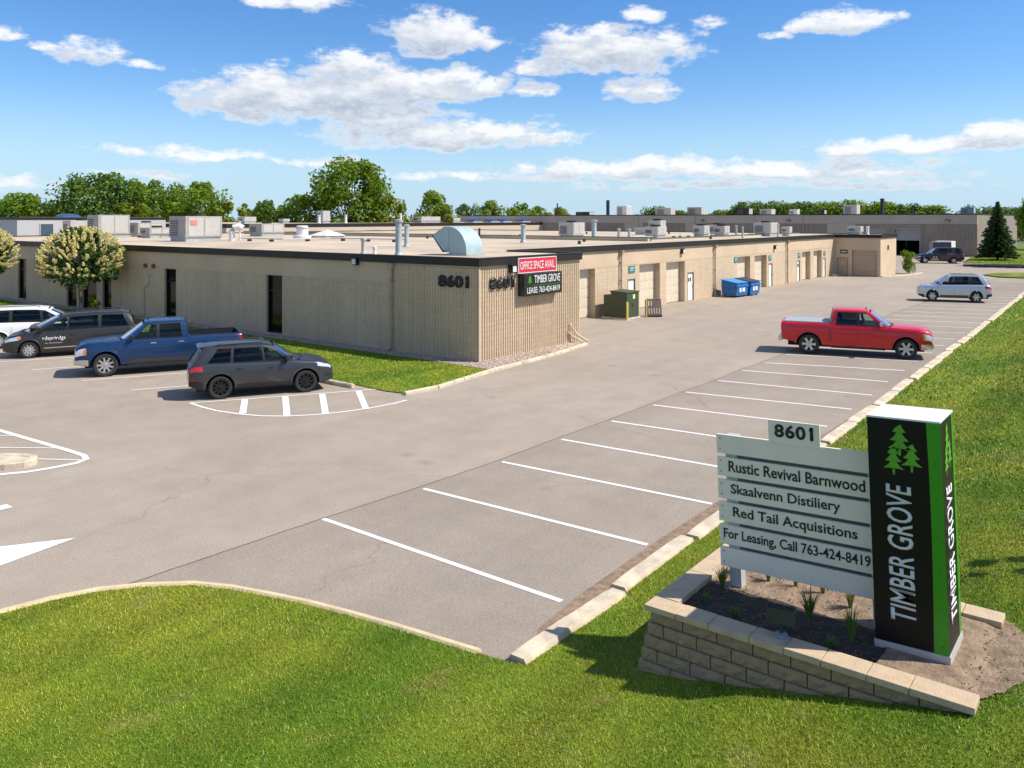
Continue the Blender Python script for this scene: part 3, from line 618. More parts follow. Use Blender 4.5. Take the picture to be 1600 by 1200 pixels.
for xx in (-25.5, -24.6): MB().lathe([(0, -.14), (.13, -.14), (.13, -.02)], (xx, 0, 3.05), 12, 'y').build('vent_outlet', mat('rust', (.19, .08, .045), .8, var=.3, scale=8), bld)
# numerals
def flag(parent, m, org, right, up, w, h, d):   # the slanted flag of a numeral 1
    r, u = Vector(right), Vector(up); n = r.cross(u); mb = MB(); o = Vector(org)
    P = [o + r * a * w + u * b * h for a, b in ((.905, .70), (.905, .84), (.965, 1.0), (.99, .88))]
    mb.add([tuple(p) for p in P] + [tuple(p + n * d) for p in P], [(0, 1, 2, 3), (4, 5, 6, 7), (0, 1, 5, 4), (1, 2, 6, 5), (2, 3, 7, 6), (3, 0, 4, 7)]); mb.build('numeral_flag', m, parent)
BLK = mat('numeral_black', (.012, .012, .012), .45)
text('numerals', '8601', 1.66, .5, .06, BLK, bld, (-2.13, -.055, 2.98), (1, 0, 0), (0, 0, 1), off=.035, spacing=1.06); flag(bld, BLK, (-2.13, -.056, 2.98), (1, 0, 0), (0, 0, 1), 1.66, .5, .058)
text('numerals', '8601', 1.62, .5, .06, BLK, bld, (.055, .6, 2.9), (0, 1, 0), (0, 0, 1), off=.035, spacing=1.06); flag(bld, BLK, (.056, .6, 2.9), (0, 1, 0), (0, 0, 1), 1.62, .5, .058)

# ------------------------------------------------------------------ wall signs and lamps
TEAL = mat('teal_sign', (.02, .22, .21), .4); WHITE = mat('sign_white', (.78, .78, .76), .45, var=.03)
s = thing('banner_sign', 'red leasing banner with white lettering above the black wall sign', 'sign', (.12, 2.45, 3.5))
MB().box(0, .05, 0, 2.78, 0, .6).build('panel', mat('banner_red', (.62, .025, .055), .5, var=.08), s)
fr = MB(); fr.box(0, .06, -.03, 0, -.03, .63); fr.box(0, .06, 2.78, 2.81, -.03, .63); fr.box(0, .06, 0, 2.78, -.03, 0); fr.box(0, .06, 0, 2.78, .6, .63); fr.build('frame', WHITE, s)
text('lettering', 'OFFICE SPACE AVAIL.', 2.58, .34, .008, WHITE, s, (.051, .1, .13), (0, 1, 0), (0, 0, 1), off=.0)
s = thing('cabinet_sign', 'black illuminated-style wall cabinet sign with pine logo and phone number', 'sign', (.05, 2.55, 2.5))
MB().box(0, .34, 0, 2.85, 0, .95).build('cabinet', mat('sign_black', (.012, .014, .012), .35), s, bevel=.015)
text('lettering', 'TIMBER GROVE', 1.95, .34, .008, WHITE, s, (.342, .72, .53), (0, 1, 0), (0, 0, 1), off=.0)
text('lettering', 'LEASE: 763-424-8419', 2.45, .25, .008, WHITE, s, (.342, .2, .11), (0, 1, 0), (0, 0, 1), off=.0)
MB().box(.34, .346, .62, 2.72, .42, .445).build('rule', mat('rule_green', (.03, .18, .02), .5), s)
def pine_shape(mb, cx, cy, w, h, P, tiers=3):
    pts = [(cx - .05 * w, cy), (cx + .05 * w, cy), (cx + .06 * w, cy + .2 * h)]
    lv = [(.2, .5), (.44, .40), (.68, .28)]
    for k, (f, hw) in enumerate(lv):
        pts += [(cx + hw * w, cy + (f - .02) * h), (cx + hw * .55 * w, cy + (f + .09) * h), (cx + hw * .28 * w, cy + (f + .2) * h)]
    pts.append((cx, cy + h))
    left = [(2 * cx - a, b) for a, b in pts[2:-1]][::-1]
    pts = pts + left
    c = P(cx, cy + .5 * h); n = len(pts); o = len(mb.v)
    mb.v += [tuple(P(*q)) for q in pts]
    tri = [(0, 1, 2, n - 1)]
    # fan by tiers: stack of trapezoids between mirrored points
    R_ = list(range(2, 2 + 9)); L_ = [n - 1 - i for i in range(9)]
    for i in range(8): tri.append((L_[i], R_[i], R_[i + 1], L_[i + 1]))
    tri.append((L_[8], R_[8], 11))
    mb.f += [tuple(o + i for i in t) for t in tri]
LOGO = mat('logo_green', (.10, .36, .02), .45)
mb = MB(); pine_shape(mb, .4, .5, .34, .42, lambda u, v: (.343, u, v)); mb.build('logo', mat('logo_green_dim', (.07, .28, .02), .45), s)
def wall_lamp(loc, rz, label):
    l = thing('wall_lamp', label, 'wall lamp', loc, rz, 'floodlights on the warehouse walls')
    MB().box(-.16, .16, -.2, 0, -.02, .32).build('housing', FRAME, l, bevel=.02)
    MB().box(-.12, .12, -.215, -.2, .02, .26).build('lens', mat('lamp_lens', (.62, .66, .66), .2), l)
wall_lamp((-7.2, -.02, 3.72), 0, 'square black floodlight on the shaded front wall')
wall_lamp((.05, 2.05, 3.55), R(90), 'small floodlight left of the red banner')
wall_lamp((-4.48, 27.35, 3.4), R(90), 'black floodlight above the third dock door')
wall_lamp((-4.48, 45.3, 3.2), R(90), 'black floodlight between the two far downpipes')
for y, z, w_, lb in [(20.0, 2.42, .75, 'teal suite plate above the white door by the transformer'), (36.55, 2.38, .6, 'teal suite plate above the blue dumpsters'), (44.0, 2.25, .6, 'teal suite plate right of the fifth dock door'), (51.4, 2.22, .6, 'teal suite plate left of the sixth dock door'), (59.0, 2.15, .5, 'small teal suite plate at the end of the dock wall')]:
    s = thing('suite_sign', lb, 'sign', (-4.48, y, z), 0, 'teal suite plates'); MB().box(0, .03, 0, w_, 0, .42).build('plate', TEAL, s); MB().box(.03, .034, .1, w_ - .1, .27, .31).build('lettering', WHITE, s); MB().box(.03, .034, .1, w_ - .2, .14, .17).build('lettering', WHITE, s)
s = thing('suite_sign', 'dark teal wide plate above the tan door of the far bay', 'sign', (-3.9, 62.49, 2.25), 0, 'teal suite plates'); MB().box(0, .75, -.03, 0, 0, .4).build('plate', mat('teal_dark', (.015, .1, .11), .4), s); MB().box(.15, .6, -.034, -.03, .16, .24).build('lettering', WHITE, s)
s = thing('wall_notice', 'small dark square notice on the far bay side', 'sign', (.02, 65.2, 2.65)); MB().box(0, .03, 0, .45, 0, .45).build('plate', FRAME, s)

# ------------------------------------------------------------------ rooftop equipment
ZR = H - .055
def pipe_vent(x, y, h, r, label, m=GALV, cap=True):
    t = thing('roof_vent', label, 'vent pipe', (x, y, ZR), 0, 'vent pipes on the warehouse roof')
    MB().lathe([(r * 1.5, 0), (r * 1.5, .03), (r * 1.05, .14), (r, .16), (r, h)], n=12).build('pipe', m, t, smooth=40)
    if cap: MB().lathe([(0, h + .1), (r * 1.35, h + .06), (r * 1.35, h - .04), (r * .9, h - .05)], n=12).build('cap', m, t, smooth=40)
    return t
def rooftop_unit(x, y, w, d, h, label, m=GREYMET, z=ZR, fan=True, group='air handlers on the roofs'):
    t = thing('rooftop_unit', label, 'air handler', (x, y, z), 0, group)
    MB().box(.08, w - .08, .08, d - .08, 0, .3).build('curb', GALV, t)
    MB().box(0, w, 0, d, .3, h).build('cabinet', m, t, bevel=.02)
    g_ = MB()
    for k in range(7): g_.box(w * .1, w * .55, -.025, -.002, .45 + k * (h - .7) / 7, .45 + (k + .55) * (h - .7) / 7)
    g_.build('louvre', mat('louvre_dark', (.12, .115, .11), .6), t)
    p = MB(); p.box(w + .002, w + .02, d * .08, d * .48, .4, h - .1); p.box(w + .002, w + .02, d * .52, d * .93, .4, h - .1); p.build('access_panel', LTGREY, t)
    if fan: MB().lathe([(0, h + .05), (.12, h + .05), (.3, h + .04), (.38, h + .16), (.44, h + .16), (.44, h)], (w * .5, d * .5, 0), 16).build('fan_guard', DARKMET, t, smooth=40)
    return t
# elbow intake hood by the corner
e = thing('intake_hood', 'large galvanised gooseneck hood near the building corner', 'roof hood', (-2.9, 2.6, ZR))
arc = [(-1.05 + 1.05 * math.cos(a), .2 + 1.1 * math.sin(a)) for a in np.linspace(0, math.pi / 2, 12)]
prof = [(0, 0)] + arc + [(-1.35, 1.3), (-2.05, .92), (-1.4, .2), (-1.05, .2), (-1.05, 0)]
MB().prism(prof, 0, 1.15, 'y').build('duct', mat('galv_blue', (.36, .47, .49), .6, .1, var=.08, scale=3), e, smooth=35)
sm = MB(); sm.prism([(-1.09, .2), (-1.05, .2), (-1.05, 1.28), (-1.09, 1.28)], -.02, 1.17, 'y'); sm.build('flange', GALV, e)
mt = MB(); mt.prism([(-2.08, .92), (-1.43, .17), (-1.47, .13), (-2.13, .89)], .03, 1.12, 'y'); mt.build('mouth_screen', DARKMET, e)
MB().box(-1.15, .08, -.06, 1.21, 0, .08).build('curb', GALV, e)
pipe_vent(-5.2, .65, 1.55, .15, 'tall galvanised stack at the front parapet above the downpipe')
pipe_vent(-7.55, .7, .7, .11, 'short pale stack at the parapet above the wall floodlight', LTGREY)
pipe_vent(-6.7, .6, .32, .07, 'low white stub vent beside the short pale stack', WHITEMET)
pipe_vent(-13.5, 9.5, 1.25, .14, 'medium galvanised stack left of the gooseneck hood')
pipe_vent(-13.1, 20.5, 1.2, .17, 'galvanised capped stack right of the gooseneck hood')
pipe_vent(-18.9, 22.7, .95, .08, 'thin black pipe behind the gooseneck hood', BLACK, False)
pipe_vent(-14.2, 31.5, 1.5, .2, 'tall pale stack behind the green curb', GALV)
pipe_vent(-12.6, 32.7, .8, .12, 'short stack left of the boxy condenser'); pipe_vent(-12.9, 34.9, .75, .12, 'short stack right of the boxy condenser')
pipe_vent(-35, 12.8, 1.5, .06, 'slim white mast right of the large air handler', WHITEMET, False)
pipe_vent(-8.3, 46.2, 1.0, .1, 'thin stack before the far grey unit'); pipe_vent(-6.2, 51, 1.1, .09, 'thin pale stack near the far end of the dock roof', LTGREY)
pipe_vent(-1.6, 64.0, .8, .13, 'white stack on the far bay roof', WHITEMET); pipe_vent(-6.8, 44, .9, .08, 'thin stack above the far lamp')
rooftop_unit(-36.2, 7.6, 2.2, 3.0, 1.85, 'large grey air handler with pink patch near the front parapet')
MB().box(-33.98, -33.95, 8.0, 8.5, 5.35, 5.7).build('sticker', mat('pink', (.6, .2, .18), .6), bpy.data.objects['rooftop_unit']).matrix_parent_inverse = bpy.data.objects['rooftop_unit'].matrix_world.inverted() if False else Matrix.Translation((36.2, -7.6, -ZR))
hd = thing('intake_hood', 'small white curved hood beside the large air handler', 'roof hood', (-33.2, 10.9, ZR)); MB().tube([(0, 0, 0), (0, 0, .75), (.12, .1, 1.0), (.4, .35, 1.05), (.55, .5, .9)], [.22, .22, .25, .28, .33], 10).build('duct', WHITEMET, hd, smooth=50)
rooftop_unit(-57.5, 9.5, 1.6, 2.6, 1.5, 'slate and white unit at the left end of the roof', LTGREY)
rooftop_unit(-52.6, 9.4, 2.0, 2.8, 2.0, 'tall beige unit behind the blossoming tree', GREYMET)
rooftop_unit(-60.5, 12.0, 1.5, 1.5, 1.1, 'small grey unit at the far left roof edge', LTGREY)
f = thing('exhaust_fan', 'white drum exhaust fan on the middle of the roof', 'exhaust fan', (-34.7, 18.6, ZR)); MB().lathe([(.75, 0), (.75, .25), (.5, .3), (.48, 1.05), (.36, 1.1), (0, 1.1)], n=18).build('housing', WHITEMET, f, smooth=40); MB().lathe([(.5, .85), (.53, .87), (.53, .93), (.5, .95)], n=18).build('band', LTGREY, f)
f = thing('roof_hatch', 'white pyramid roof cap right of the drum fan', 'roof cap', (-33.9, 20.6, ZR)); MB().add([(-1.1, -1.1, .25), (1.1, -1.1, .25), (1.1, 1.1, .25), (-1.1, 1.1, .25), (0, 0, .75)], [(0, 1, 4), (1, 2, 4), (2, 3, 4), (3, 0, 4), (3, 2, 1, 0)]).build('lid', WHITEMET, f); MB().box(-1, 1, -1, 1, 0, .25).build('curb', LTGREY, f)
rooftop_unit(-18.0, 32.0, 1.5, 1.7, 1.35, 'pale condenser at the end of the green curb', LTGREY)
for x, y, w_, d_, h_, l in [(-12.4, 36.5, 1.3, 1.6, 1.0, 'dark-grilled condenser between two stubs'), (-16, 44, 1.2, 1.2, 1.5, 'tall pale cabinet in the middle of the dock roof'), (-11.6, 44.2, 1.1, 1.2, 1.05, 'tilted white unit left of the black grille unit'), (-10.6, 46.4, 1.1, 1.2, 1.0, 'white unit with black grille'), (-12.2, 49, 1.1, 1.3, 1.1, 'pale unit behind the black grille unit'), (-8.9, 51.8, 1.7, 1.9, 1.3, 'wide grey twin condenser on the dock roof'), (-7.2, 54.6, .8, .8, .9, 'slim pale condenser right of the twin unit'), (-3.4, 63.2, 1.3, 1.1, .9, 'grey box on the far bay roof'), (-22, 52, 2.0, 1.6, .7, 'low white duct box on the dock roof')]:
    rooftop_unit(x, y, w_, d_, h_, l, LTGREY, fan=h_ > .95)
for k in range(16):     # small roof drains / supports
    x, y = random.uniform(-30, -7), random.uniform(10, 60)
    t = thing('pipe_support', 'small dark roof stub on the gravel roof', 'roof stub', (x, y, ZR), 0, 'roof stubs'); MB().lathe([(.12, 0), (.1, .2), (0, .22)], n=8).build('stub', DARKMET, t)

for k, (P, l) in enumerate([([(-33.2, 11.5), (-28, 11.6), (-28, 16), (-20, 16.2)], 'thin grey gas line running right from the large air handler'), ([(-52, 13), (-40, 13.2), (-38, 10)], 'thin grey gas line left of the large air handler'), ([(-11.5, 33), (-11.3, 47), (-9, 52)], 'thin grey gas line between the dock roof condensers')]):
    t = thing('roof_gas_line', l, 'pipe', (0, 0, 0), 0, 'gas lines on the warehouse roof'); MB().tube([(x, y, ZR + .2) for x, y in P], .04, 6).build('pipe', LTGREY, t)
    for (x0, y0), (x1, y1) in zip(P, P[1:]):
        n = max(1, int(math.hypot(x1 - x0, y1 - y0) / 2.5))
        for q in range(n): MB().box(-.12, .12, -.12, .12, 0, .15).build('sleeper', DARKMET, t, loc=(x0 + (x1 - x0) * (q + .5) / n, y0 + (y1 - y0) * (q + .5) / n, ZR))
for x, y, w_, d_, h_, l in [(-48.5, 12, 1.6, 2.2, .9, 'low grey unit right of the blossoming tree top'), (-44.5, 14.5, 1.4, 1.8, .8, 'small beige unit left of the gas line'), (-55, 14.5, 1.5, 2.4, 1.3, 'beige unit behind the tall beige one'), (-47, 22, 2.0, 2.6, 1.2, 'grey unit far back on the left roof')]:
    rooftop_unit(x, y, w_, d_, h_, l, GREYMET if x < -46 else LTGREY)

# ------------------------------------------------------------------ neighbouring buildings
def simple_building(name, label, x0, x1, y0, y1, h, wall_m, roof_m, fas=FASCIA, fh=.3):
    b = thing(name, label, 'building')
    MB().box(x0, x1, y0, y1, 0, h - fh).build('wall', wall_m, b)
    MB().box(x0 - .05, x1 + .05, y0 - .05, y1 + .05, h - fh, h).build('fascia', fas, b); MB().box(x0 + .3, x1 - .3, y0 + .3, y1 - .3, h, h + .02).build('roof', roof_m, b)
    return b
bw = simple_building('white_building', 'white box building behind the left end of the warehouse roof', -130, -81, 15, 33, 6.0, mat('white_wall', (.44, .44, .435), .8, var=.04), GRAVEL_ROOF)
for k, y in enumerate((17.5, 20.5, 24, 28.2)):
    wd = empty('window', bw); MB().box(-81.0, -80.93, y, y + (1.4 if k != 2 else 2.2), 5.2, 5.3).build('head', LTGREY, wd); MB().box(-80.99, -80.95, y, y + (1.4 if k != 2 else 2.2), 3.4, 5.2).build('pane', mat('blue_glass', (.06, .1, .14), .1), wd); MB().box(-81.0, -80.93, y - .08, y, 3.3, 5.3).build('frame', LTGREY, wd); MB().box(-81, -80.93, y + (1.4 if k != 2 else 2.2), y + (1.48 if k != 2 else 2.28), 3.3, 5.3).build('frame', LTGREY, wd)
br = simple_building('rear_building', 'low tan building with dark fascia behind the warehouse roof', -140, -81, 42, 122, 5.1, mat('rear_tan', (.52, .43, .33), .9, var=.05), GRAVEL_ROOF, fh=.55)
for y in (44, 50, 56, 62, 68, 74):
    wd = empty('window', br); MB().box(-80.99, -80.94, y, y + 3.6, 2.2, 3.9).build('pane', DARKGLASS, wd); MB().box(-80.99, -80.9, y + 3.6, y + 3.8, 2.2, 3.9).build('mullion', WHITEMET, wd)
BLUE = mat('skylight_blue', (.035, .10, .24), .35)
for k, y in enumerate((99, 104.5, 108.5, 115)):
    t = thing('skylight', 'blue arched skylight on the low tan building, %s from the left' % ('first', 'second', 'third', 'fourth')[k], 'skylight', (-84, y, 5.12), 0, 'blue skylights on far roofs')
    MB().prism([(1.1 * math.cos(a), .75 * math.sin(a)) for a in np.linspace(0, math.pi, 9)], -1, 1, 'x').build('dome', BLUE, t); MB().box(-1.1, 1.1, -1.5, 1.5, 0, .15).build('curb', LTGREY, t)
for k, y in enumerate((21.5, 26.5)):
    t = thing('skylight', 'blue arched skylight on the white box building, %s one' % ('nearer', 'farther')[k], 'skylight', (-83, y, 6.02), 0, 'blue skylights on far roofs')
    MB().prism([(1.1 * math.cos(a), .42 * math.sin(a)) for a in np.linspace(0, math.pi, 9)], -1, 1, 'x').build('dome', BLUE, t)
for x, y, w_, d_, h_, l in [(-84, 46, 1.5, 2.0, 1.0, 'white unit on the left end of the low tan building'), (-84, 53, 1.2, 1.2, .7, 'small white box on the low tan building'), (-84, 82, 2.2, 5, 1.1, 'long grey unit on the low tan building'), (-84, 90, 1.8, 3, .9, 'white unit right of the long grey one'), (-86, 62, 1.5, 1.5, 2.0, 'tall pale unit before the big tree')]:
    rooftop_unit(x, y, w_, d_, h_, l, LTGREY, z=5.11, fan=False)
for k, (x, y, h_, l) in enumerate([(-83, 60, 1.2, 'white goose vent left of the tall pale unit'), (-83, 65.5, 1.3, 'white stack right of the tall pale unit'), (-83, 78, 1.6, 'slim white stack left of the long grey unit')]):
    t = pipe_vent(x, y, h_, .2, l, WHITEMET); t.location.z = 5.11

# grey warehouse
gw = thing('grey_warehouse', 'long grey block warehouse across the back with roller doors', 'building')
GH = 6.6; GY = 118.0
gops = [(-16.6, -12.8, 4.15), (-11.4, -7.7, 4.15), (-6.5, -5.4, 2.85)]
w = MB(); x = -104
for a, b, z in gops: w.box(x, a, GY, GY + .5, 0, 5.0); w.box(a, b, GY, GY + .5, z, 5.0); x = b
w.box(x, .35, GY, GY + .5, 0, 5.0); w.box(-.15, .35, GY + .5, 165, 0, GH - .15); w.build('wall', GREYWALL, gw)
MB().box(-104, .35, GY - .05, GY + .5, 5.0, GH - .15).build('wall', GREYLIGHT, gw)
for a, b in [(-22, -17.4), (-34, -30), (-48, -44), (-61, -57), (-76, -70), (-90, -84)]: MB().box(a, b, GY - .06, GY - .002, 0, 4.98).build('pilaster', GREYLIGHT, gw)
for a, b in [(-30, -22), (-44, -34), (-17.3, -16.75), (-7.5, -6.7), (-5.2, .2), (-57, -48), (-70, -61)]: ribbed(a + .1, b - .1, 0, 4.95, 'y', -1, GY - .004, .06, .4).build('rib_facing', GREYWALL, gw)
MB().box(-104.05, .42, GY - .1, GY + .55, GH - .149, GH).build('fascia', FASCIA, gw); MB().box(-.2, .42, GY + .56, 165, GH - .149, GH).build('fascia', FASCIA, gw)
MB().add([(-104, GY + .3, GH - .3), (.2, GY + .3, GH - .3), (.2, 165, GH - .3), (-104, 165, GH - .3)], [(0, 1, 2, 3)]).build('roof', GRAVEL_ROOF, gw, fixn=False)
for k, (a, b, z) in enumerate(gops[:2]):
    d = empty('roller_door', gw); z0 = 0 if k == 0 else 2.35
    for i in range(8):
        u0, u1 = z0 + (z - z0) * i / 8, z0 + (z - z0) * (i + 1) / 8
        MB().box(a + .03, b - .03, GY + .3, GY + .35, u0 + .01, u1 - .01).build('panel', mat('roller_grey', (.36, .35, .34), .5, var=.03), d)
    fr = MB(); fr.box(a - .12, a, GY - .08, GY + .2, 0, z + .12); fr.box(b, b + .12, GY - .08, GY + .2, 0, z + .12); fr.box(a, b, GY - .08, GY + .2, z, z + .12); fr.build('frame', GREYLIGHT, d)
MB().box(-11.4, -7.7, 126, 126.2, 0, 4).box(-11.9, -11.41, 118.5, 126, 0, 4).box(-7.69, -7.2, 118.5, 126, 0, 4).box(-12, -7, 118.5, 126.2, 4.16, 4.3).build('interior', mat('dark_interior', (.03, .028, .025), .9), gw)
d = empty('door', gw); MB().box(-6.45, -5.45, GY + .1, GY + .16, 0, 2.1).build('leaf', GREYLIGHT, d); MB().box(-6.45, -5.45, GY + .08, GY + .15, 2.12, 2.85).build('transom', mat('transom', (.25, .23, .2), .6), d)
for x in (-26, -34.6, -46, -58): MB().tube([(x, GY - .12, GH - .3), (x, GY - .12, .1)], .07, 6).build('downpipe', GREYLIGHT, gw)
for x, l in [(-3.7, 'dark floodlight high on the grey warehouse right end'), (-28.5, 'dark floodlight high on the grey warehouse middle'), (-44.5, 'dark floodlight high on the grey warehouse left of middle')]:
    t = thing('wall_lamp', l, 'wall lamp', (x, GY - .06, 5.3), 0, 'floodlights on the grey warehouse'); MB().box(-.3, .3, -.35, 0, 0, .35).build('housing', DARKMET, t, bevel=.04); MB().box(-.24, .24, -.36, -.35, .04, .2).build('lens', LTGREY, t)
for x, y, w_, d_, h_, l, m_ in [(-67, 125, 2.4, 2, 2.2, 'white tank-like unit beside the black stack', WHITEMET), (-58, 125, 3.4, 2, 1.7, 'pale unit right of the white tank-like unit', LTGREY), (-51.5, 126, 3, 2, 1.8, 'dark unit on the grey warehouse roof', GREYMET), (-40.5, 124, 2.4, 2, 1.5, 'dark flat unit before the right tree line', DARKMET), (-36.0, 124, 2.2, 2, 1.3, 'pale unit before the right tree line', LTGREY), (-30.5, 124, 1.4, 1.5, 1.2, 'small white unit on the grey roof', WHITEMET), (-20.5, 122, 2.2, 2, 1.9, 'pale unit left of the black roof stack', LTGREY), (-76.5, 124, 3.4, 2, 1.0, 'flat dark unit on the left part of the grey roof', DARKMET), (.6 - 3, 121, 1.8, 1.8, 1.3, 'blue-grey unit at the right end of the grey roof', mat('bluegrey', (.10, .2, .27), .5)), (-25.5, 124, 1.2, 1.2, 1.1, 'tiny dark unit on the grey roof', DARKMET)]:
    rooftop_unit(x, y, w_, d_, h_, l, m_, z=GH - .3, fan=False, group='units on the grey warehouse roof')
for x, y, h_, r_, l in [(-68.5, 124, 3.4, .35, 'black stack beside the white tank-like unit'), (-14, 121, 2.8, .3, 'black capped stack on the right of the grey roof'), (-9.8, 123, 1.7, .18, 'thin dark stack right of the capped stack'), (-84, 128, 3.0, .15, 'slim pole at the left of the grey roof')]:
    t = pipe_vent(x, y, h_, r_, l, DARKMET, 'capped' in l); t.location.z = GH - .3; t['group'] = 'stacks on the grey roof'

# ------------------------------------------------------------------ dock-side objects
t = thing('transformer_box', 'dark green pad transformer cabinet by the dock wall', 'transformer', (-4.05, 16.2, 0))
G = mat('transformer_green', (.045, .066, .034), .5, var=.1, scale=2); MB().box(-.05, 1.65, -.08, 1.5, 0, .08).build('pad', CONC, t)
MB().box(.55, 1.6, 0, 1.42, .08, 1.52).build('cabinet', G, t, bevel=.02); MB().box(0, .549, .08, 1.34, .08, 1.36).build('cabinet', G, t, bevel=.02); MB().prism([(.5, 1.52), (1.64, 1.52), (1.64, 1.57), (.5, 1.62)], -.04, 1.46, 'y').build('lid', G, t)
MB().box(1.602, 1.61, .7, .95, 1.15, 1.4).build('warning_label', mat('label_yellow', (.7, .68, .3), .5), t); MB().box(1.602, 1.63, .66, .72, .7, .85).build('handle', DARKMET, t)
for y_, l in [(15.95, 'yellow guard post at the near corner of the transformer'), (17.95, 'tan guard post right of the transformer')]:
    b = thing('bollard', l, 'bollard', (-2.28 if y_ < 16 else -2.16, y_, 0), 0, 'guard posts by the transformer')
    MB().lathe([(.065, 0), (.065, 1.0), (.045, 1.05), (0, 1.07)], n=12).build('post', mat('post_yellow', (.66, .60, .10), .5) if y_ < 16 else mat('post_ochre', (.55, .33, .10), .6), b, smooth=40)
    MB().lathe([(.11, 0), (.11, .02), (.066, .03)], n=12).build('foot', CONC if y_ < 16 else DIRT, b)
p = thing('leaning_pallet', 'weathered grey slatted pallet leaning beside the guard post', 'pallet', (-1.9, 18.55, .0), R(-24)); p.rotation_euler = (0, R(-16), R(-50))
WD = mat('weathered_wood', (.15, .125, .105), .9, var=.25, scale=6, aniso=(1, 1, 8))
for k in range(6): MB().box(-.02, 0, -.45 + k * .155, -.45 + k * .155 + .11, .05, 1.08).build('slat', WD, p)
for z in (.1, .55, .98): MB().box(-.12, -.022, -.45, .44, z, z + .07).build('stringer', WD, p)
MB().box(-.1, .25, -.45, .44, .02, .045).build('foot_board', WD, p)
def dumpster(loc, rz, lid_m, label):
    t = thing('dumpster', label, 'dumpster', loc, rz, 'blue dumpsters by the dock wall'); B = mat('dumpster_blue', (.012, .14, .42), .5, var=.12, scale=2.5)
    MB().prism([(-.62, .12), (.55, .12), (.62, .75), (.62, 1.0), (-.7, 1.22), (-.7, .75)], 0, 1.55, 'y').build('bin', B, t, bevel=.015)
    MB().prism([(.64, 1.03), (-.72, 1.25), (-.72, 1.30), (.68, 1.07)], -.04, 1.59, 'y').build('lid', lid_m, t, bevel=.01)
    r = MB(); r.box(.6, .68, -.05, 1.6, .78, .88); r.box(-.45, .45, -.1, -.002, .7, .84); r.box(-.45, .45, 1.552, 1.65, .7, .84); r.build('rim', B, t)
    for x in (-.45, .4):
        for y in (.15, 1.35): MB().lathe([(0, -.03), (.08, -.03), (.08, .03), (0, .03)], (x, y, .08), 10, 'y').build('caster', DARKMET, t)
    MB().box(.600, .628, .35, .6, .38, .7).build('decal', WHITE, t); MB().box(.600, .628, .75, 1.1, .4, .7).build('decal', WHITE, t)
dumpster((-3.3, 32.9, 0), R(-8), mat('lid_blue', (.03, .26, .58), .45), 'blue wheeled dumpster with light blue lid')
dumpster((-3.0, 34.75, 0), R(-4), mat('lid_dark', (.02, .03, .06), .45), 'blue wheeled dumpster with dark lid')
for k in range(3):
    b = tag(link('cinder_block', MB().box(-.2, .2, -.1, .1, 0, .2).box(-.17, -.03, -.101, .101, .03, .17).mesh('cinder_block', WALL if k else DIRT, bevel=.008), None, (-4.1 + k * .05, 60.4 + k * .55, 0), R(20 * k)), ['tan block lying by the last white door', 'brown block in the middle near the dock corner', 'block nearest to the far bay corner'][k], 'block', 'loose blocks at the dock corner')
hyd = thing('hydrant', 'blue hydrant on the lawn at the left edge', 'hydrant', (-40.6, -3.2, .09))
HB = mat('hydrant_blue', (.03, .2, .6), .4); MB().lathe([(.2, 0), (.2, .05), (.13, .06), (.13, .75), (.18, .76), (.18, .82), (.15, .84), (.13, .98), (.05, 1.06), (0, 1.07)], n=12).build('barrel', HB, hyd, smooth=40); MB().lathe([(0, -.24), (.07, -.24), (.07, .24), (0, .24)], (0, 0, .6), 10, 'x').build('outlet', HB, hyd)

# ------------------------------------------------------------------ planter and street sign
STONE = mat('planter_stone', (.335, .24, .14), .92, var=.2, scale=7, bump=1, bscale=22, detail=8); CAP = mat('planter_cap', (.52, .395, .26), .9, var=.1, scale=6, bump=.5, bscale=40, detail=8)
pl = thing('planter', 'tan split-face block planter round the street sign', 'planter', (16.5, -16.47, 0))
def rough_block(w_, d_, h_):
    mb = MB(); nx, nz = 6, 3
    P = [[(w_ * i / nx, -random.uniform(.0, .022) if 0 < i < nx and 0 < j < nz else 0., h_ * j / nz) for i in range(nx + 1)] for j in range(nz + 1)]
    mb.grid(P); o = len(mb.v)
    mb.add([(0, 0, 0), (w_, 0, 0), (w_, d_, 0), (0, d_, 0), (0, 0, h_), (w_, 0, h_), (w_, d_, h_), (0, d_, h_)], [(4, 5, 6, 7), (1, 2, 6, 5), (2, 3, 7, 6), (3, 0, 4, 7)])
    return mb.mesh('block', STONE)
BL = .44; CH = .15; ZC = 1.0; capt = .075
bms = [rough_block(BL - .014, .24, CH - .008) for _ in range(6)]
half = [rough_block(BL / 2 - .014, .24, CH - .008) for _ in range(3)]
for c in range(6):        # courses from the top, each lower course steps out
    z = ZC - capt - (c + 1) * CH; off = .03 + -.028 * c
    # front wall along +x
    x = off if c % 2 == 0 else off; n = 0; L = 3.55; x_end = L
    first = True
    while x < x_end - .1:
        usehalf = first and c % 2 == 1; me = random.choice(half) if usehalf else random.choice(bms); wl = BL / 2 if usehalf else BL
        if x + wl > x_end + .1: me = random.choice(half); wl = BL / 2
        if z + CH > zl(16.5 + x + wl * .5, 0) - .12: link('block', me, pl, (x, off, z))
        x += wl; first = False
    # left wall along +y
    y = off + .24; first = True
    while y < 2.35:
        usehalf = first and c % 2 == 0; me = random.choice(half) if usehalf else random.choice(bms); wl = BL / 2 if usehalf else BL
        o = link('block', me, pl, (off, min(y, 2.42 - wl) + wl, z)); o.rotation_euler.z = R(-90); y += wl; first = False
for c in range(2):        # back wall
    x = .25
    while x < 3.5:
        o = link('block', random.choice(bms), pl, (x + BL, 2.4, ZC - capt - (c + 1) * CH)); o.rotation_euler.z = R(180); x += BL
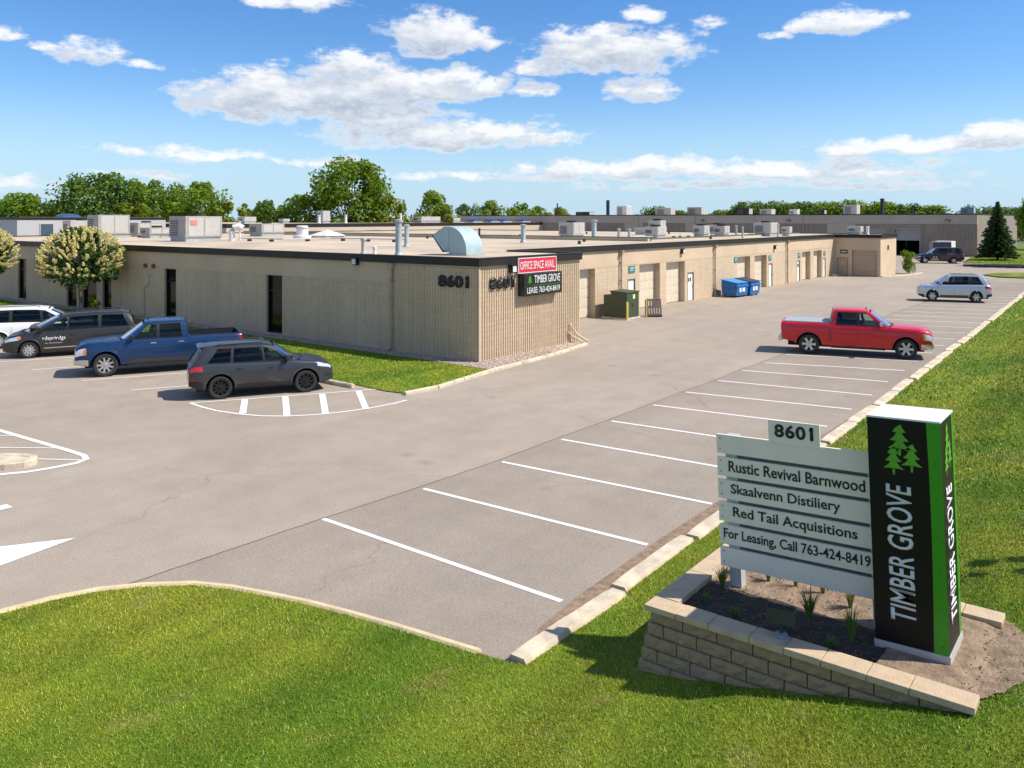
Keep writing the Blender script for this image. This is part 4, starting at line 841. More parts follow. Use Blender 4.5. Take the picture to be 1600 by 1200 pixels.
def cap(x0, x1, y0, y1): MB().box(x0 + .003, x1 - .003, y0 + .003, y1 - .003, ZC - capt, ZC + random.uniform(-.003, .003)).build('cap_stone', CAP, pl, bevel=.01)
xs = [-.03, .4, .82, 1.32, 1.72, 2.13, 2.6, 3.02, 3.62]
for a, b in zip(xs, xs[1:]): cap(a, b, -.04, .27)
for a, b in [(.27, .75), (.75, 1.25), (1.25, 1.75), (1.75, 2.42)]: cap(-.03, .29, a, b)
for a, b in [(.29, .8), (.8, 1.3), (1.3, 1.8), (1.8, 2.3), (2.3, 2.75), (2.75, 3.15), (3.15, 3.58)]: cap(a, b, 2.13, 2.44)
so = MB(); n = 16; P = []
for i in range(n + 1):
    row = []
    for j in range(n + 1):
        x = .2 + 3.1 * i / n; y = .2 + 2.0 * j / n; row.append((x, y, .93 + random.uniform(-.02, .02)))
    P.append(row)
so.grid([r[:9] for r in P]).build('soil', SOIL, pl, fixn=False); MB().grid([r[8:] for r in P]).build('soil', DIRT, pl, fixn=False)  # darker front half paints the sign's shade, lighter back half the sunlit soil
# bare ground behind the sign and beyond the right end of the planter
PATCH = [(19.15, -16.2), (20.05, -16.18), (20.25, -16.0), (20.42, -15.5), (20.55, -15.0), (20.5, -14.55), (20.3, -14.3), (20.1, -14.12), (19.4, -14.1), (19.15, -14.5)]
bm = bmesh.new(); bm.faces.new([bm.verts.new((x + random.uniform(-.06, .06), y + random.uniform(-.05, .05), 0)) for (x0, y0), (x1, y1) in zip(PATCH, PATCH[1:] + PATCH[:1]) for k in range(5) for x, y in [(x0 + (x1 - x0) * k / 5, y0 + (y1 - y0) * k / 5)]])
for ax, lo, hi in ((0, 19.1, 21.1), (1, -16.3, -14.0)):
    for v in np.arange(lo, hi, .16): bmesh.ops.bisect_plane(bm, geom=list(bm.verts) + list(bm.edges) + list(bm.faces), plane_co=(v, 0, 0) if ax == 0 else (0, v, 0), plane_no=(1, 0, 0) if ax == 0 else (0, 1, 0))
for v in bm.verts: v.co.z = (max(zl(v.co.x, 0), .935) if v.co.x < 20.05 else zl(v.co.x, 0)) + .008 + random.uniform(0, .02)
bmesh.ops.recalc_face_normals(bm, faces=bm.faces); me = bpy.data.meshes.new('dirt_patch'); bm.to_mesh(me); bm.free(); me.materials.append(DIRT)
structure(link('dirt_patch', me), 'bare dirt beside the black sign pillar')
stones('wood_chips', 900, lambda: (lambda x, y: (x, y, max(.945, zl(x, 0) + .015)))(random.uniform(16.8, 20.6), random.uniform(-16.1, -14.4)), .006, .02, mat('chips', (.15, .105, .07), .95, island=.6), 'mulch chips and pebbles round the sign')

SW = mat('sign_board_white', (.85, .77, .63), .6, var=.05, scale=2); SB = mat('sign_letter_black', (.015, .015, .015), .5)
sg = thing('street_sign', 'business directory sign of white boards with tall black and green pillar', 'sign', (16.9, -15.2, .9)); sg.rotation_euler = (0, R(-2.2), 0)
sg.location.x += .05
zb0, pitch, bh, Wd = .29, .298, .25, 2.04
names = {4: ('Rustic Revival Barnwood', .16, 1.72), 3: ('Skaalvenn Distiliery', .18, 1.4), 2: ('Red Tail Acquisitions', .2, 1.57), 1: ('For Leasing, Call 763-424-8419', .06, 1.85)}
for k in range(6):
    z0 = zb0 + k * pitch; b = MB().box(0, Wd, -.05, -.01, z0, z0 + bh).build('board', SW, sg, bevel=.004)
    if k in names:
        tx, x0, wd = names[k]; hh = .165 if k != 1 else .165
        desc = any(ch in tx for ch in 'gqpy,')
        text('lettering', tx, wd, hh * (1.0 if desc else .86), .006, SB, b, (x0, -.051, z0 + (.045 if desc else .07)), (1, 0, 0), (0, 0, 1), off=.012)
    for sx in (.05, Wd - .08):
        m_ = MB(); [m_.lathe([(0, -.054), (.012, -.054), (.012, -.049)], (sx, 0, z0 + q), 8, 'y') for q in (.06, .2)]; m_.build('screw', GREYMET, b)
plate = MB().box(.72, 1.37, -.062, -.04, zb0 + 6 * pitch - .07, zb0 + 6 * pitch + .22).build('number_plate', SW, sg, bevel=.003)
text('numerals', '8601', .49, .17, .006, SB, plate, (.80, -.063, zb0 + 6 * pitch + .01), (1, 0, 0), (0, 0, 1), off=.03, spacing=1.08); flag(plate, SB, (.80, -.064, zb0 + 6 * pitch + .01), (1, 0, 0), (0, 0, 1), .49, .17, .005)
GP = mat('post_grey', (.47, .49, .47), .5, .1)
for x in (.1, 1.9): MB().box(x, x + .16, -.005, .15, -.3, zb0 + 6 * pitch - .06).build('post', GP, sg, bevel=.006)
for k in range(5):
    z0 = zb0 + k * pitch + bh - .05; MB().box(.27, 1.89, .0, .05, z0, z0 + .13).build('rail', mat('rail_grey', (.11, .11, .11), .5, .2), sg)
px0, px1, py0, py1, pz0, pz1 = 2.04, 2.80, -.46, .26, .03, 2.55
PB = mat('pillar_black', (.008, .008, .008), .4, var=.05, spec=.2); PG = mat('pillar_green', (.035, .30, .010), .35, var=.05)
pil = MB().box(px0, px1, py0, py1, pz0, pz1).build('pillar', PB, sg)
MB().box(px0 - .012, px1 + .012, py0 - .012, py1 + .012, -.12, pz0 - .001).build('plinth', LTGREY, pil)
MB().box(px0 - .004, px1 + .004, py0 - .004, py1 + .004, pz1 + .001, pz1 + .02).build('top_plate', WHITEMET, pil)
fw = px1 - px0
gs = [(-.62, 0), (-.205, 0), ]
st = MB(); cols = [(fw * (.80 + .035 * math.sin(v * 2.6)), v) for v in np.linspace(0, 1, 14)]
st.grid([[(px0 + c, py0 - .003, pz0 + v * (pz1 - pz0)) for c, v in cols], [(px1 + .003, py0 - .003, pz0 + v * (pz1 - pz0)) for c, v in cols]]); st.build('stripe', PG, pil)
st = MB(); dp = py1 - py0; st.grid([[(px1 + .003, py0 + dp * (.82 + .05 * math.sin(v * 2.6)), pz0 + v * (pz1 - pz0)) for c, v in cols], [(px1 + .003, py1 + .003, pz0 + v * (pz1 - pz0)) for c, v in cols]]); st.build('stripe', PG, pil)
text('lettering', 'TIMBER GROVE', 1.52, .27, .006, mat('letter_silver', (.66, .66, .64), .45), pil, (px0 + .445, py0 - .004, pz0 + .27), (0, 0, 1), (-1, 0, 0), off=.012, shear=.08)
text('lettering', 'TIMBER GROVE', 1.5, .30, .006, WHITE, pil, (px1 + .004, py0 + .46, pz0 + .28), (0, 0, 1), (0, -1, 0), off=.012, shear=.08)
lg = MB()
for cx, cy, h_ in [(.34, 2.12, .40), (.27, 1.90, .36), (.46, 1.95, .36)]:
    pine_shape(lg, cx, cy + .05, h_ * .62, h_, lambda u, v: (px0 + u, py0 - .006, pz0 + v - .05))
lg.build('logo', LOGO, pil)
lg = MB()
for cx, cy, h_ in [(.32, 2.12, .40), (.25, 1.90, .36), (.44, 1.95, .36)]:
    pine_shape(lg, cx, cy + .05, h_ * .62, h_, lambda u, v: (px1 + .006, py0 + u, pz0 + v - .05))
lg.build('logo', LOGO, pil)
m_ = MB()
for z in np.linspace(.12, 2.5, 7): m_.lathe([(0, py0 - .006), (.008, py0 - .006), (.008, py0 - .001)], (px1 - .06, 0, z), 6, 'y'); m_.lathe([(0, px1 + .006), (.008, px1 + .006), (.008, px1 + .001)], (0, py1 - .03, z), 6, 'x')
m_.build('rivet', DARKMET, pil)
# floodlight on the cap
fl = thing('floodlight', 'small black ground floodlight on the planter cap', 'floodlight', (18.12, -16.28, 1.0), R(12)); fl.scale = (.95, .95, .95)
MB().lathe([(.075, 0), (.075, .045), (.05, .06), (0, .06)], n=14).build('base', mat('conduit_blue', (.22, .26, .29), .5), fl, smooth=40); MB().tube([(0, 0, .05), (0, .02, .16)], .025, 8).build('stem', DARKMET, fl)
h_ = MB().prism([(-.10, -.06), (.08, -.08), (.10, .02), (.06, .10), (-.06, .12)], -.17, .17, 'x').build('housing', mat('flood_black', (.05, .058, .066), .35, .3), fl, bevel=.008); h_.location = (0, .04, .25); h_.rotation_euler.x = R(15)
fn = MB(); [fn.box(-.15 + k * .028, -.14 + k * .028, -.06, .05, .10, .125) for k in range(11)]; fn.build('cooling_fin', BLACK, h_); MB().box(-.15, .15, .095, .102, -.06, .06).build('lens', DARKGLASS, h_)
# ornamental plants
PLM = foliage_mat('planter_leaf', (.05, .13, .02), (.16, .28, .06), .3); PLD = foliage_mat('planter_dry_leaf', (.16, .14, .05), (.30, .26, .11), .25)
def tuft(loc, n, L, m, label, spread=.5):
    t = thing('ornamental_grass', label, 'plant', loc, 0, 'plants in the sign planter'); mb = MB()
    for _ in range(n):
        a = random.uniform(0, 6.28); l = L * random.uniform(.6, 1); s = random.uniform(.1, spread); d = Vector((math.cos(a), math.sin(a), 0)); q = Vector((-d.y, d.x, 0)) * .011
        P = []
        for k in range(5):
            f = k / 4; p = d * (l * s * f * f + .02) + Vector((0, 0, l * (f - .35 * s * f * f * f))); wq = q * (1 - f) * (1 if k else .6); P.append([p - wq, p + wq + Vector((0, 0, .0005))])
        mb.grid(P)
    mb.build('leaves', m, t, fixn=False); return t
PLN = [((17.0, -15.35, .93), 40, .38, PLM, 'green tuft at the left sign post'), ((17.4, -14.75, .93), 34, .34, PLM, 'upright green tuft behind the sign gap'), ((18.2, -15.55, .93), 46, .5, PLM, 'large spiky plant beside the floodlight'), ((18.75, -15.75, .93), 30, .55, PLM, 'tall thin plant at the pillar foot'), ((17.75, -14.7, .93), 26, .32, PLD, 'dry straw tuft behind the boards, left one'), ((18.1, -14.7, .93), 28, .36, PLD, 'dry straw tuft behind the boards, middle one'), ((16.95, -14.75, .93), 26, .36, PLD, 'dry twiggy tuft by the left cap stones'), ((18.5, -14.9, .93), 28, .42, PLD, 'dry straw tuft behind the boards near the pillar'), ((17.0, -15.85, .93), 22, .16, PLM, 'low leafy seedling in the front left soil'), ((17.45, -16.0, .93), 24, .16, PLM, 'low leafy seedling left of the floodlight'), ((18.6, -16.05, .93), 24, .18, PLM, 'low leafy seedling before the pillar')]
for a in PLN: tuft(a[0], int(a[1] * 1.5), a[2] * .98, *a[3:], spread=.9 if a[2] < .3 else .55)

# ------------------------------------------------------------------ grass blades
def inpoly(x, y, pts):
    c = np.zeros(len(x), bool); n = len(pts)
    for i in range(n):
        x0, y0 = pts[i]; x1, y1 = pts[(i + 1) % n]
        k = ((y0 > y) != (y1 > y)); 
        with np.errstate(divide='ignore', invalid='ignore'): xi = (x1 - x0) * (y - y0) / (y1 - y0) + x0
        c ^= k & (x < xi)
    return c
cx, cy = camo.location.x, camo.location.y; th = R(37.583); fx, fy = -math.sin(th), math.cos(th); rx_, ry_ = math.cos(th), math.sin(th)
def blades(name, poly, bounds, zf, zones, label, holes=()):
    V = []; 
    for d0, d1, dens, L, wd in zones:
        n = int((bounds[1] - bounds[0]) * (bounds[3] - bounds[2]) * dens)
        x = rng.uniform(bounds[0], bounds[1], n); y = rng.uniform(bounds[2], bounds[3], n)
        d = (x - cx) * fx + (y - cy) * fy; lat = (x - cx) * rx_ + (y - cy) * ry_
        k = (d > d0) & (d <= d1) & (np.abs(lat) < .64 * d + .8); x, y = x[k], y[k]
        k = inpoly(x, y, poly)
        for h in holes: k &= ~inpoly(x, y, h)
        x, y = x[k], y[k]; n = len(x)
        if n == 0: continue
        z = np.array([zf(a, b) for a, b in zip(x, y)]) - .004
        a = rng.uniform(0, 6.283, n); l = L * rng.uniform(.45, 1.1, n); s = rng.uniform(.2, 1.0, n); b = a + rng.normal(0, .5, n)
        ux, uy = np.cos(a), np.sin(a); wv = wd * rng.uniform(.6, 1.2, n)
        tip = np.stack([x + np.cos(b) * l * s, y + np.sin(b) * l * s, z + l * np.sqrt(np.clip(1 - .55 * s * s, .2, 1))], 1)
        p0 = np.stack([x - uy * wv, y + ux * wv, z], 1); p1 = np.stack([x + uy * wv, y - ux * wv, z], 1)
        V.append(np.stack([p0, p1, tip], 1).reshape(-1, 3))
    V = np.concatenate(V); n = len(V)
    me = bpy.data.meshes.new(name); me.vertices.add(n); me.vertices.foreach_set('co', V.ravel().astype(np.float32))
    me.loops.add(n); me.loops.foreach_set('vertex_index', np.arange(n, dtype=np.int32)); me.polygons.add(n // 3)
    me.polygons.foreach_set('loop_start', np.arange(0, n, 3, dtype=np.int32)); me.update(); me.validate(); me.materials.append(BLADE)
    o = link(name, me); o['kind'] = 'stuff'; o['label'] = label; print(name, n // 3, 'blades'); return o
PH = [(16.32, -16.66), (20.12, -16.5), (20.12, -15.95), (20.28, -15.4), (20.4, -15.0), (20.35, -14.6), (20.15, -14.3), (20.1, -13.98), (16.32, -13.98)]
blades('grass', FRONT, (7.8, 24, -24, 62), zl, [(4, 11.5, 3600, .046, .0046), (11.5, 16, 1800, .05, .0065), (16, 26, 520, .07, .012), (26, 46, 150, .085, .021), (46, 90, 50, .1, .036)], 'short mown grass on the front lawn and right bank', [PH])
blades('grass', BLAWN, (-45, 2.2, -6.3, -.9), lambda x, y: .03, [(20, 40, 200, .075, .016), (40, 70, 90, .09, .024)], 'short grass along the building front')
blades('grass', FLAWN, (0, 45, 88, 125), lambda x, y: .1 + .012 * max(0, y - 92), [(60, 160, 14, .12, .05)], 'short grass round the spruce')

# ------------------------------------------------------------------ trees
BARK = mat('bark', (.11, .085, .065), .95, var=.3, scale=6, bump=1, bscale=12, aniso=(1, 1, .2))
def leaf_cloud(cl, per, size, up=.35, flat=1.):
    """leaf quads scattered through clumps: cl = [(centre, radius)]"""
    Vs = []
    for c, r in cl:
        n = per; d = rng.normal(size=(n, 3)); d /= np.linalg.norm(d, axis=1)[:, None]; rad = r * (1 - .55 * rng.random(n) ** 2)
        p = np.array(c) + d * rad[:, None] * np.array([1, 1, flat]); nrm = d * .7 + rng.normal(size=(n, 3)) * .55 + np.array([0, 0, up]); nrm /= np.linalg.norm(nrm, axis=1)[:, None]
        t = np.cross(nrm, rng.normal(size=(n, 3))); t /= np.linalg.norm(t, axis=1)[:, None]; b = np.cross(nrm, t); s = size * rng.uniform(.55, 1.15, n)[:, None]
        Vs.append(np.stack([p - t * s, p - b * s * .55, p + t * s, p + b * s * .55], 1).reshape(-1, 3))
    return np.concatenate(Vs)
def quads_obj(name, V, m, parent=None):
    n = len(V); me = bpy.data.meshes.new(name); me.vertices.add(n); me.vertices.foreach_set('co', V.ravel().astype(np.float32)); me.loops.add(n); me.loops.foreach_set('vertex_index', np.arange(n, dtype=np.int32))
    me.polygons.add(n // 4); me.polygons.foreach_set('loop_start', np.arange(0, n, 4, dtype=np.int32)); me.update(); me.validate(); me.materials.append(m); return link(name, me, parent)
def tree(x, y, h, r, m, label, group=None, nclump=36, per=90, leaf=.34, base=.28, seed=0, z=0, trunk=.28, name='tree', shape=1.0):
    rnd = random.Random(seed); t = thing(name, label, 'tree', (x, y, z), 0, group); cl = []; mb = MB()
    z0 = h * base; hz = h - z0
    for _ in range(nclump):
        a = rnd.uniform(0, 6.283); f = rnd.random(); zz = z0 + hz * (.1 + .86 * f); prof = math.sin(math.pi * min(1, (.16 + .80 * f) ** shape)) ** .55
        rr = r * prof * math.sqrt(rnd.uniform(.15, 1)) * .86; cr = r * rnd.uniform(.2, .34) * (1.0 if f < .75 else .8); cl.append(((rr * math.cos(a), rr * math.sin(a), min(zz, h - cr * .6)), cr))
    mb.tube([(0, 0, -.1), (.02 * h * rnd.uniform(-1, 1), .02 * h * rnd.uniform(-1, 1), z0), (.03 * h * rnd.uniform(-1, 1), 0, z0 + hz * .5)], [trunk * 1.25, trunk, trunk * .5], 8)
    for c, cr in cl[::2]:
        s = Vector((0, 0, z0 * rnd.uniform(.75, 1.3))); e_ = Vector(c); mid = s.lerp(e_, .5) + Vector((0, 0, .06 * h)); mb.tube([s, mid, e_], [trunk * .42, trunk * .24, trunk * .06], 5, False)
    mb.build('trunk', BARK, t, smooth=60)
    quads_obj('crown', leaf_cloud(cl, per, leaf), m, t); return t
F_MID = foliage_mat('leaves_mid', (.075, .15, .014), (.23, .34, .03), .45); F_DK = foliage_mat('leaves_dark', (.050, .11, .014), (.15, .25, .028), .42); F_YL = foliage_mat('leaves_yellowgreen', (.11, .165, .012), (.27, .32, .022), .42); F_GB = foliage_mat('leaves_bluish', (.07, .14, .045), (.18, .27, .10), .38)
TB = 'trees beyond the roofs'
tree(-93.3, 75.2, 16.6, 8.2, F_MID, 'tall broad green tree rising behind the middle of the roof', TB, 60, 150, .42, .16, 1)
tree(-99.5, 70.0, 10, 6, F_MID, 'lower tree at the left foot of the tallest tree', TB, 30, 110, .4, .1, 2); tree(-88, 80, 9.5, 5.2, F_YL, 'yellowish tree at the right foot of the tallest tree', TB, 28, 110, .4, .1, 3)
tree(-89.3, 92.5, 10.8, 5.2, F_MID, 'rounded tree right of the tallest tree', TB, 34, 110, .4, .12, 4); tree(-84, 90, 8.2, 3.5, F_YL, 'small yellow-green tree before the rounded tree', TB, 24, 90, .35, .1, 5)
tree(-149.6, 57.1, 14.8, 9.0, F_DK, 'tall dark tree, highest of the left group', TB, 46, 120, .48, .15, 6); tree(-146, 66.2, 13.6, 8.5, F_MID, 'green tree in the middle of the left group', TB, 44, 120, .48, .12, 7); tree(-134, 69.1, 12.8, 8.6, F_MID, 'broad green tree at the right of the left group', TB, 46, 120, .48, .12, 8)
tree(-140, 60, 8.6, 6, F_YL, 'low yellow-green tree before the left group', TB, 30, 100, .45, .08, 9); tree(-128, 73, 9.0, 5, F_YL, 'olive tree at the right end of the left group', TB, 26, 100, .45, .1, 10); tree(-150, 50, 8.4, 5, F_YL, 'low yellow-green tree under the dark tree', TB, 26, 90, .45, .08, 11)
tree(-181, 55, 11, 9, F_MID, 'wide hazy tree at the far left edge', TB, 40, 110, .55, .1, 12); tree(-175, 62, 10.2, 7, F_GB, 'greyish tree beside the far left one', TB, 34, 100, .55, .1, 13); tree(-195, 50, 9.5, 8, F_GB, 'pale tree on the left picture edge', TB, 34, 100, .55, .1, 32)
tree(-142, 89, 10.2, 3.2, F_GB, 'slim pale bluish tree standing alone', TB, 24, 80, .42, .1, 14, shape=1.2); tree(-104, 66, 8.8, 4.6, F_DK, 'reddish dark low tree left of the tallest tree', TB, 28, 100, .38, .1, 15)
tree(-118, 78, 8.2, 6, F_DK, 'low dark tree between the groups', TB, 26, 90, .42, .08, 33)
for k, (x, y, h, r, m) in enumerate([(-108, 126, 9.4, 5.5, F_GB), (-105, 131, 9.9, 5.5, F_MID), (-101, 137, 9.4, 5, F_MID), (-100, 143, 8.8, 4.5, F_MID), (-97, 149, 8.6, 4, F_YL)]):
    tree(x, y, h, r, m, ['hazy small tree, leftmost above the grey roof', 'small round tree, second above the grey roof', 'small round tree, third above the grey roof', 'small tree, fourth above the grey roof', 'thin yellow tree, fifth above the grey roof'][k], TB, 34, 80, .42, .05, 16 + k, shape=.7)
TR = 'tree line behind the grey warehouse'
pos = [(-103, 210, 11.5, 6, F_DK, 'dark tree left of the black stack in the right tree line'), (-97, 214, 10, 4, F_MID, 'small tree behind the white tank-like unit'), (-82, 214, 10.0, 5, F_YL, 'yellow-green tree left of the long dark tree mass'), (-74, 216, 13, 6, F_DK, 'first tall dark tree of the right mass'), (-67, 218, 13.2, 6, F_DK, 'second tall dark tree of the right mass'), (-60, 219, 12.6, 6, F_DK, 'third dark tree of the right mass'), (-53, 221, 12.8, 6, F_MID, 'bright green tree right of the dark mass'), (-46, 223, 13.2, 6, F_MID, 'bright green tree, second right of the dark mass'), (-39, 224, 12.6, 5.5, F_MID, 'green tree, third right of the dark mass'), (-33, 226, 11.8, 5, F_DK, 'dark small tree near the grey roof unit'), (-27, 228, 11.3, 5, F_MID, 'green tree left of the capped stack'), (-15, 230, 11.2, 5, F_GB, 'thin tree right of the capped stack'), (-8, 232, 10.6, 5, F_GB, 'thin pale tree at the right end of the tree line'), (0, 234, 10.4, 5, F_MID, 'low tree just left of the spruce')]
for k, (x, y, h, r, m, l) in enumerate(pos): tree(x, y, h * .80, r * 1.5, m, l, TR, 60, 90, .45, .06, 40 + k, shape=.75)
tree(10, 138, 7.5, 5, F_MID, 'bushy tree behind the spruce, left one', None, 36, 110, .4, .05, 60); tree(17, 136, 9, 5, F_DK, 'bushy dark tree at the right picture edge behind the lawn', None, 36, 110, .4, .05, 61)
tree(11.9, 93.5, 11.6, 3.6, F_MID, 'leafy dark tree cut by the right picture edge', None, 42, 120, .32, .22, 62)
tree(15.5, 117, 7.5, 4, F_DK, 'dense dark tree low at the right edge', None, 36, 110, .36, .06, 63)
YT = [(23.1, -10.0), (22.9, -10.7)]
# young trees standing just outside the right edge; their shadows fall across the bank
tree(YT[0][0], YT[0][1], 5.2, .40, F_MID, 'slender young tree right of the street sign', 'young street trees', 14, 60, .1, .3, 70, z=1.0, trunk=.07)
tree(YT[1][0], YT[1][1], 5.0, .24, F_MID, 'slimmer young tree right of the street sign', 'young street trees', 12, 50, .1, .3, 71, z=1.0, trunk=.06)
# blossoming lilac trees
LILAC = foliage_mat('lilac_leaf', (.02, .055, .012), (.07, .14, .025)); BLOOM = foliage_mat('lilac_bloom', (.62, .54, .20), (.90, .84, .48), .25)
def lilac(x, y, h, r, label, seed):
    t = tree(x, y, h, r, LILAC, label, 'cream blossoming trees before the warehouse', 40, 90, .15, .36, seed, trunk=.09, z=.09, name='lilac_tree', shape=.8)
    rnd = random.Random(seed + 5); Vs = []; n = 0
    while n < 320:
        d = Vector((rnd.gauss(0, 1), rnd.gauss(0, 1), rnd.gauss(.25, .9))).normalized(); z0 = h * .66
        if d.z < -.5: continue
        p = Vector((d.x * r * .98, d.y * r * .98, z0 + d.z * h * .345)) * 1.0; p.x *= rnd.uniform(.82, 1.05); p.y *= rnd.uniform(.82, 1.05)
        ax = (d + Vector((0, 0, .6))).normalized(); n += 1
        for k in range(9):
            f = k / 9; Vs.append(((p.x + ax.x * .34 * f, p.y + ax.y * .34 * f, p.z + ax.z * .34 * f), .095 * (1 - f * .7)))
    quads_obj('blossom', leaf_cloud(Vs, 6, .055, .2), BLOOM, t)['kind'] = 'stuff'
lilac(-28.4, -2.4, 5.0, 2.2, 'round tree with cream blossom in front of the entry', 80); lilac(-37.6, -4.6, 5.1, 2.2, 'cream blossoming tree cut by the left picture edge', 81)
# shrub by the far bay
sh = thing('shrub', 'upright green shrub at the far bay corner', 'shrub', (.95, 69.9, 0)); cl = [((random.uniform(-.45, .45), random.uniform(-.45, .45), random.uniform(.3, 2.3)), random.uniform(.28, .42)) for _ in range(26)]
quads_obj('foliage', leaf_cloud(cl, 90, .1), F_MID, sh); MB().tube([(0, 0, 0), (0, 0, 1.6)], .04, 6).build('stem', BARK, sh)
structure(sweep_kerb('kerb', [(.2, 62.0), (1.2, 64.5), (1.9, 68), (2.1, 71)], .16, .12, CONC), 'pale kerb round the far bay')
bs = thing('shrub', 'small yellow-green shrub under the blossoming tree', 'shrub', (-28.6, -1.6, .09)); quads_obj('foliage', leaf_cloud([((0, 0, .4), .3), ((.2, .1, .6), .25), ((-.1, 0, .7), .2)], 90, .08), F_YL, bs)
# spruce
def spruce(x, y, h, r, label):
    t = thing('spruce_tree', label, 'tree', (x, y, .15)); MB().tube([(0, 0, -.2), (0, 0, h * .5), (0, 0, h * .97)], [.2, .12, .02], 8).build('trunk', BARK, t, smooth=60); Vs = []
    for k in range(24):
        f = k / 23; z = .9 + (h - 1.0) * f; rr = r * (1 - f) ** .85 + .1; n = max(5, int(15 * (1 - f) + 5))
        for j in range(n):
            a = j * 6.283 / n + k * .9 + random.uniform(-.2, .2); L = rr * random.uniform(.72, 1.1); m = max(8, int(L * 20))
            for q in range(m):
                u = (q + .5) / m * L; dz = -u * .22 + .10 * (u / max(L, .1)) ** 2 * L; w_ = .26 * (1 - .6 * u / L); off = random.uniform(-w_, w_)
                c = np.array([math.cos(a) * u - math.sin(a) * off, math.sin(a) * u + math.cos(a) * off, z + dz + random.uniform(-.2, .05) - abs(off) * .3])
                d = np.array([math.cos(a) + random.uniform(-.6, .6), math.sin(a) + random.uniform(-.6, .6), random.uniform(-.5, .3)]); d /= np.linalg.norm(d)
                n_ = np.array([random.uniform(-1, 1), random.uniform(-1, 1), .5]); b = np.cross(n_, d); b /= np.linalg.norm(b); s = .23
                Vs += [c - d * s, c - b * s * .5, c + d * s, c + b * s * .5]
    quads_obj('crown', np.array(Vs), foliage_mat('spruce_needles', (.026, .066, .02), (.085, .145, .045), .25), t)
spruce(4.9, 103.5, 8.0, 2.5, 'dark conical spruce on the grass corner')

# ------------------------------------------------------------------ vehicles
GLASS = mat('car_glass', (.008, .011, .013), .03, var=.02, spec=.42); GLASSG = mat('car_glass_green', (.05, .085, .075), .03, var=.05, spec=.5); TRIM = mat('car_trim', (.016, .016, .017), .5)
CHROME = mat('chrome', (.62, .61, .60), .28, .8, var=.02); RIM = mat('alloy', (.55, .56, .57), .3, .8, var=.03); RIMB = mat('alloy_black', (.02, .02, .022), .35, .5); TYRE = mat('tyre', (.028, .027, .026), .85, var=.15, scale=9)
HEAD = mat('headlamp', (.70, .73, .76), .12, .3, var=.15, scale=9); TAIL = mat('taillamp', (.5, .015, .02), .15, var=.1, scale=9, coat=.5); AMBER = mat('indicator', (.75, .22, .03), .2); UNDER = mat('underbody', (.012, .012, .012), .9); PLATE = mat('number_plate', (.6, .62, .64), .5)
def carpaint(n, c, metal=.35): return mat('paint_' + n, c, .32, metal, var=.02, coat=.45)
def smooth_interp(x, P):
    xs = [p[0] for p in P]; zs = [p[1] for p in P]; return float(np.mean([np.interp(x + o, xs, zs) for o in (-.05, -.025, 0, .025, .05)]))
def glass_mat(name, tint):
    m = bpy.data.materials.new(name); m.use_nodes = True; nt = m.node_tree; nt.nodes.clear()
    fr = nt.nodes.new('ShaderNodeFresnel'); fr.inputs['IOR'].default_value = 1.5; t = nt.nodes.new('ShaderNodeBsdfTransparent'); t.inputs[0].default_value = (*tint, 1)
    g_ = nt.nodes.new('ShaderNodeBsdfGlossy'); g_.inputs['Roughness'].default_value = .02; x = nt.nodes.new('ShaderNodeMixShader'); o = nt.nodes.new('ShaderNodeOutputMaterial')
    nt.links.new(fr.outputs[0], x.inputs[0]); nt.links.new(t.outputs[0], x.inputs[1]); nt.links.new(g_.outputs[0], x.inputs[2]); nt.links.new(x.outputs[0], o.inputs[0]); return m
CLEARG = glass_mat('car_glass_clear', (.62, .72, .68)); TINTG = glass_mat('car_glass_tinted', (.16, .175, .19)); SEAT = mat('seat_grey', (.075, .07, .065), .8)
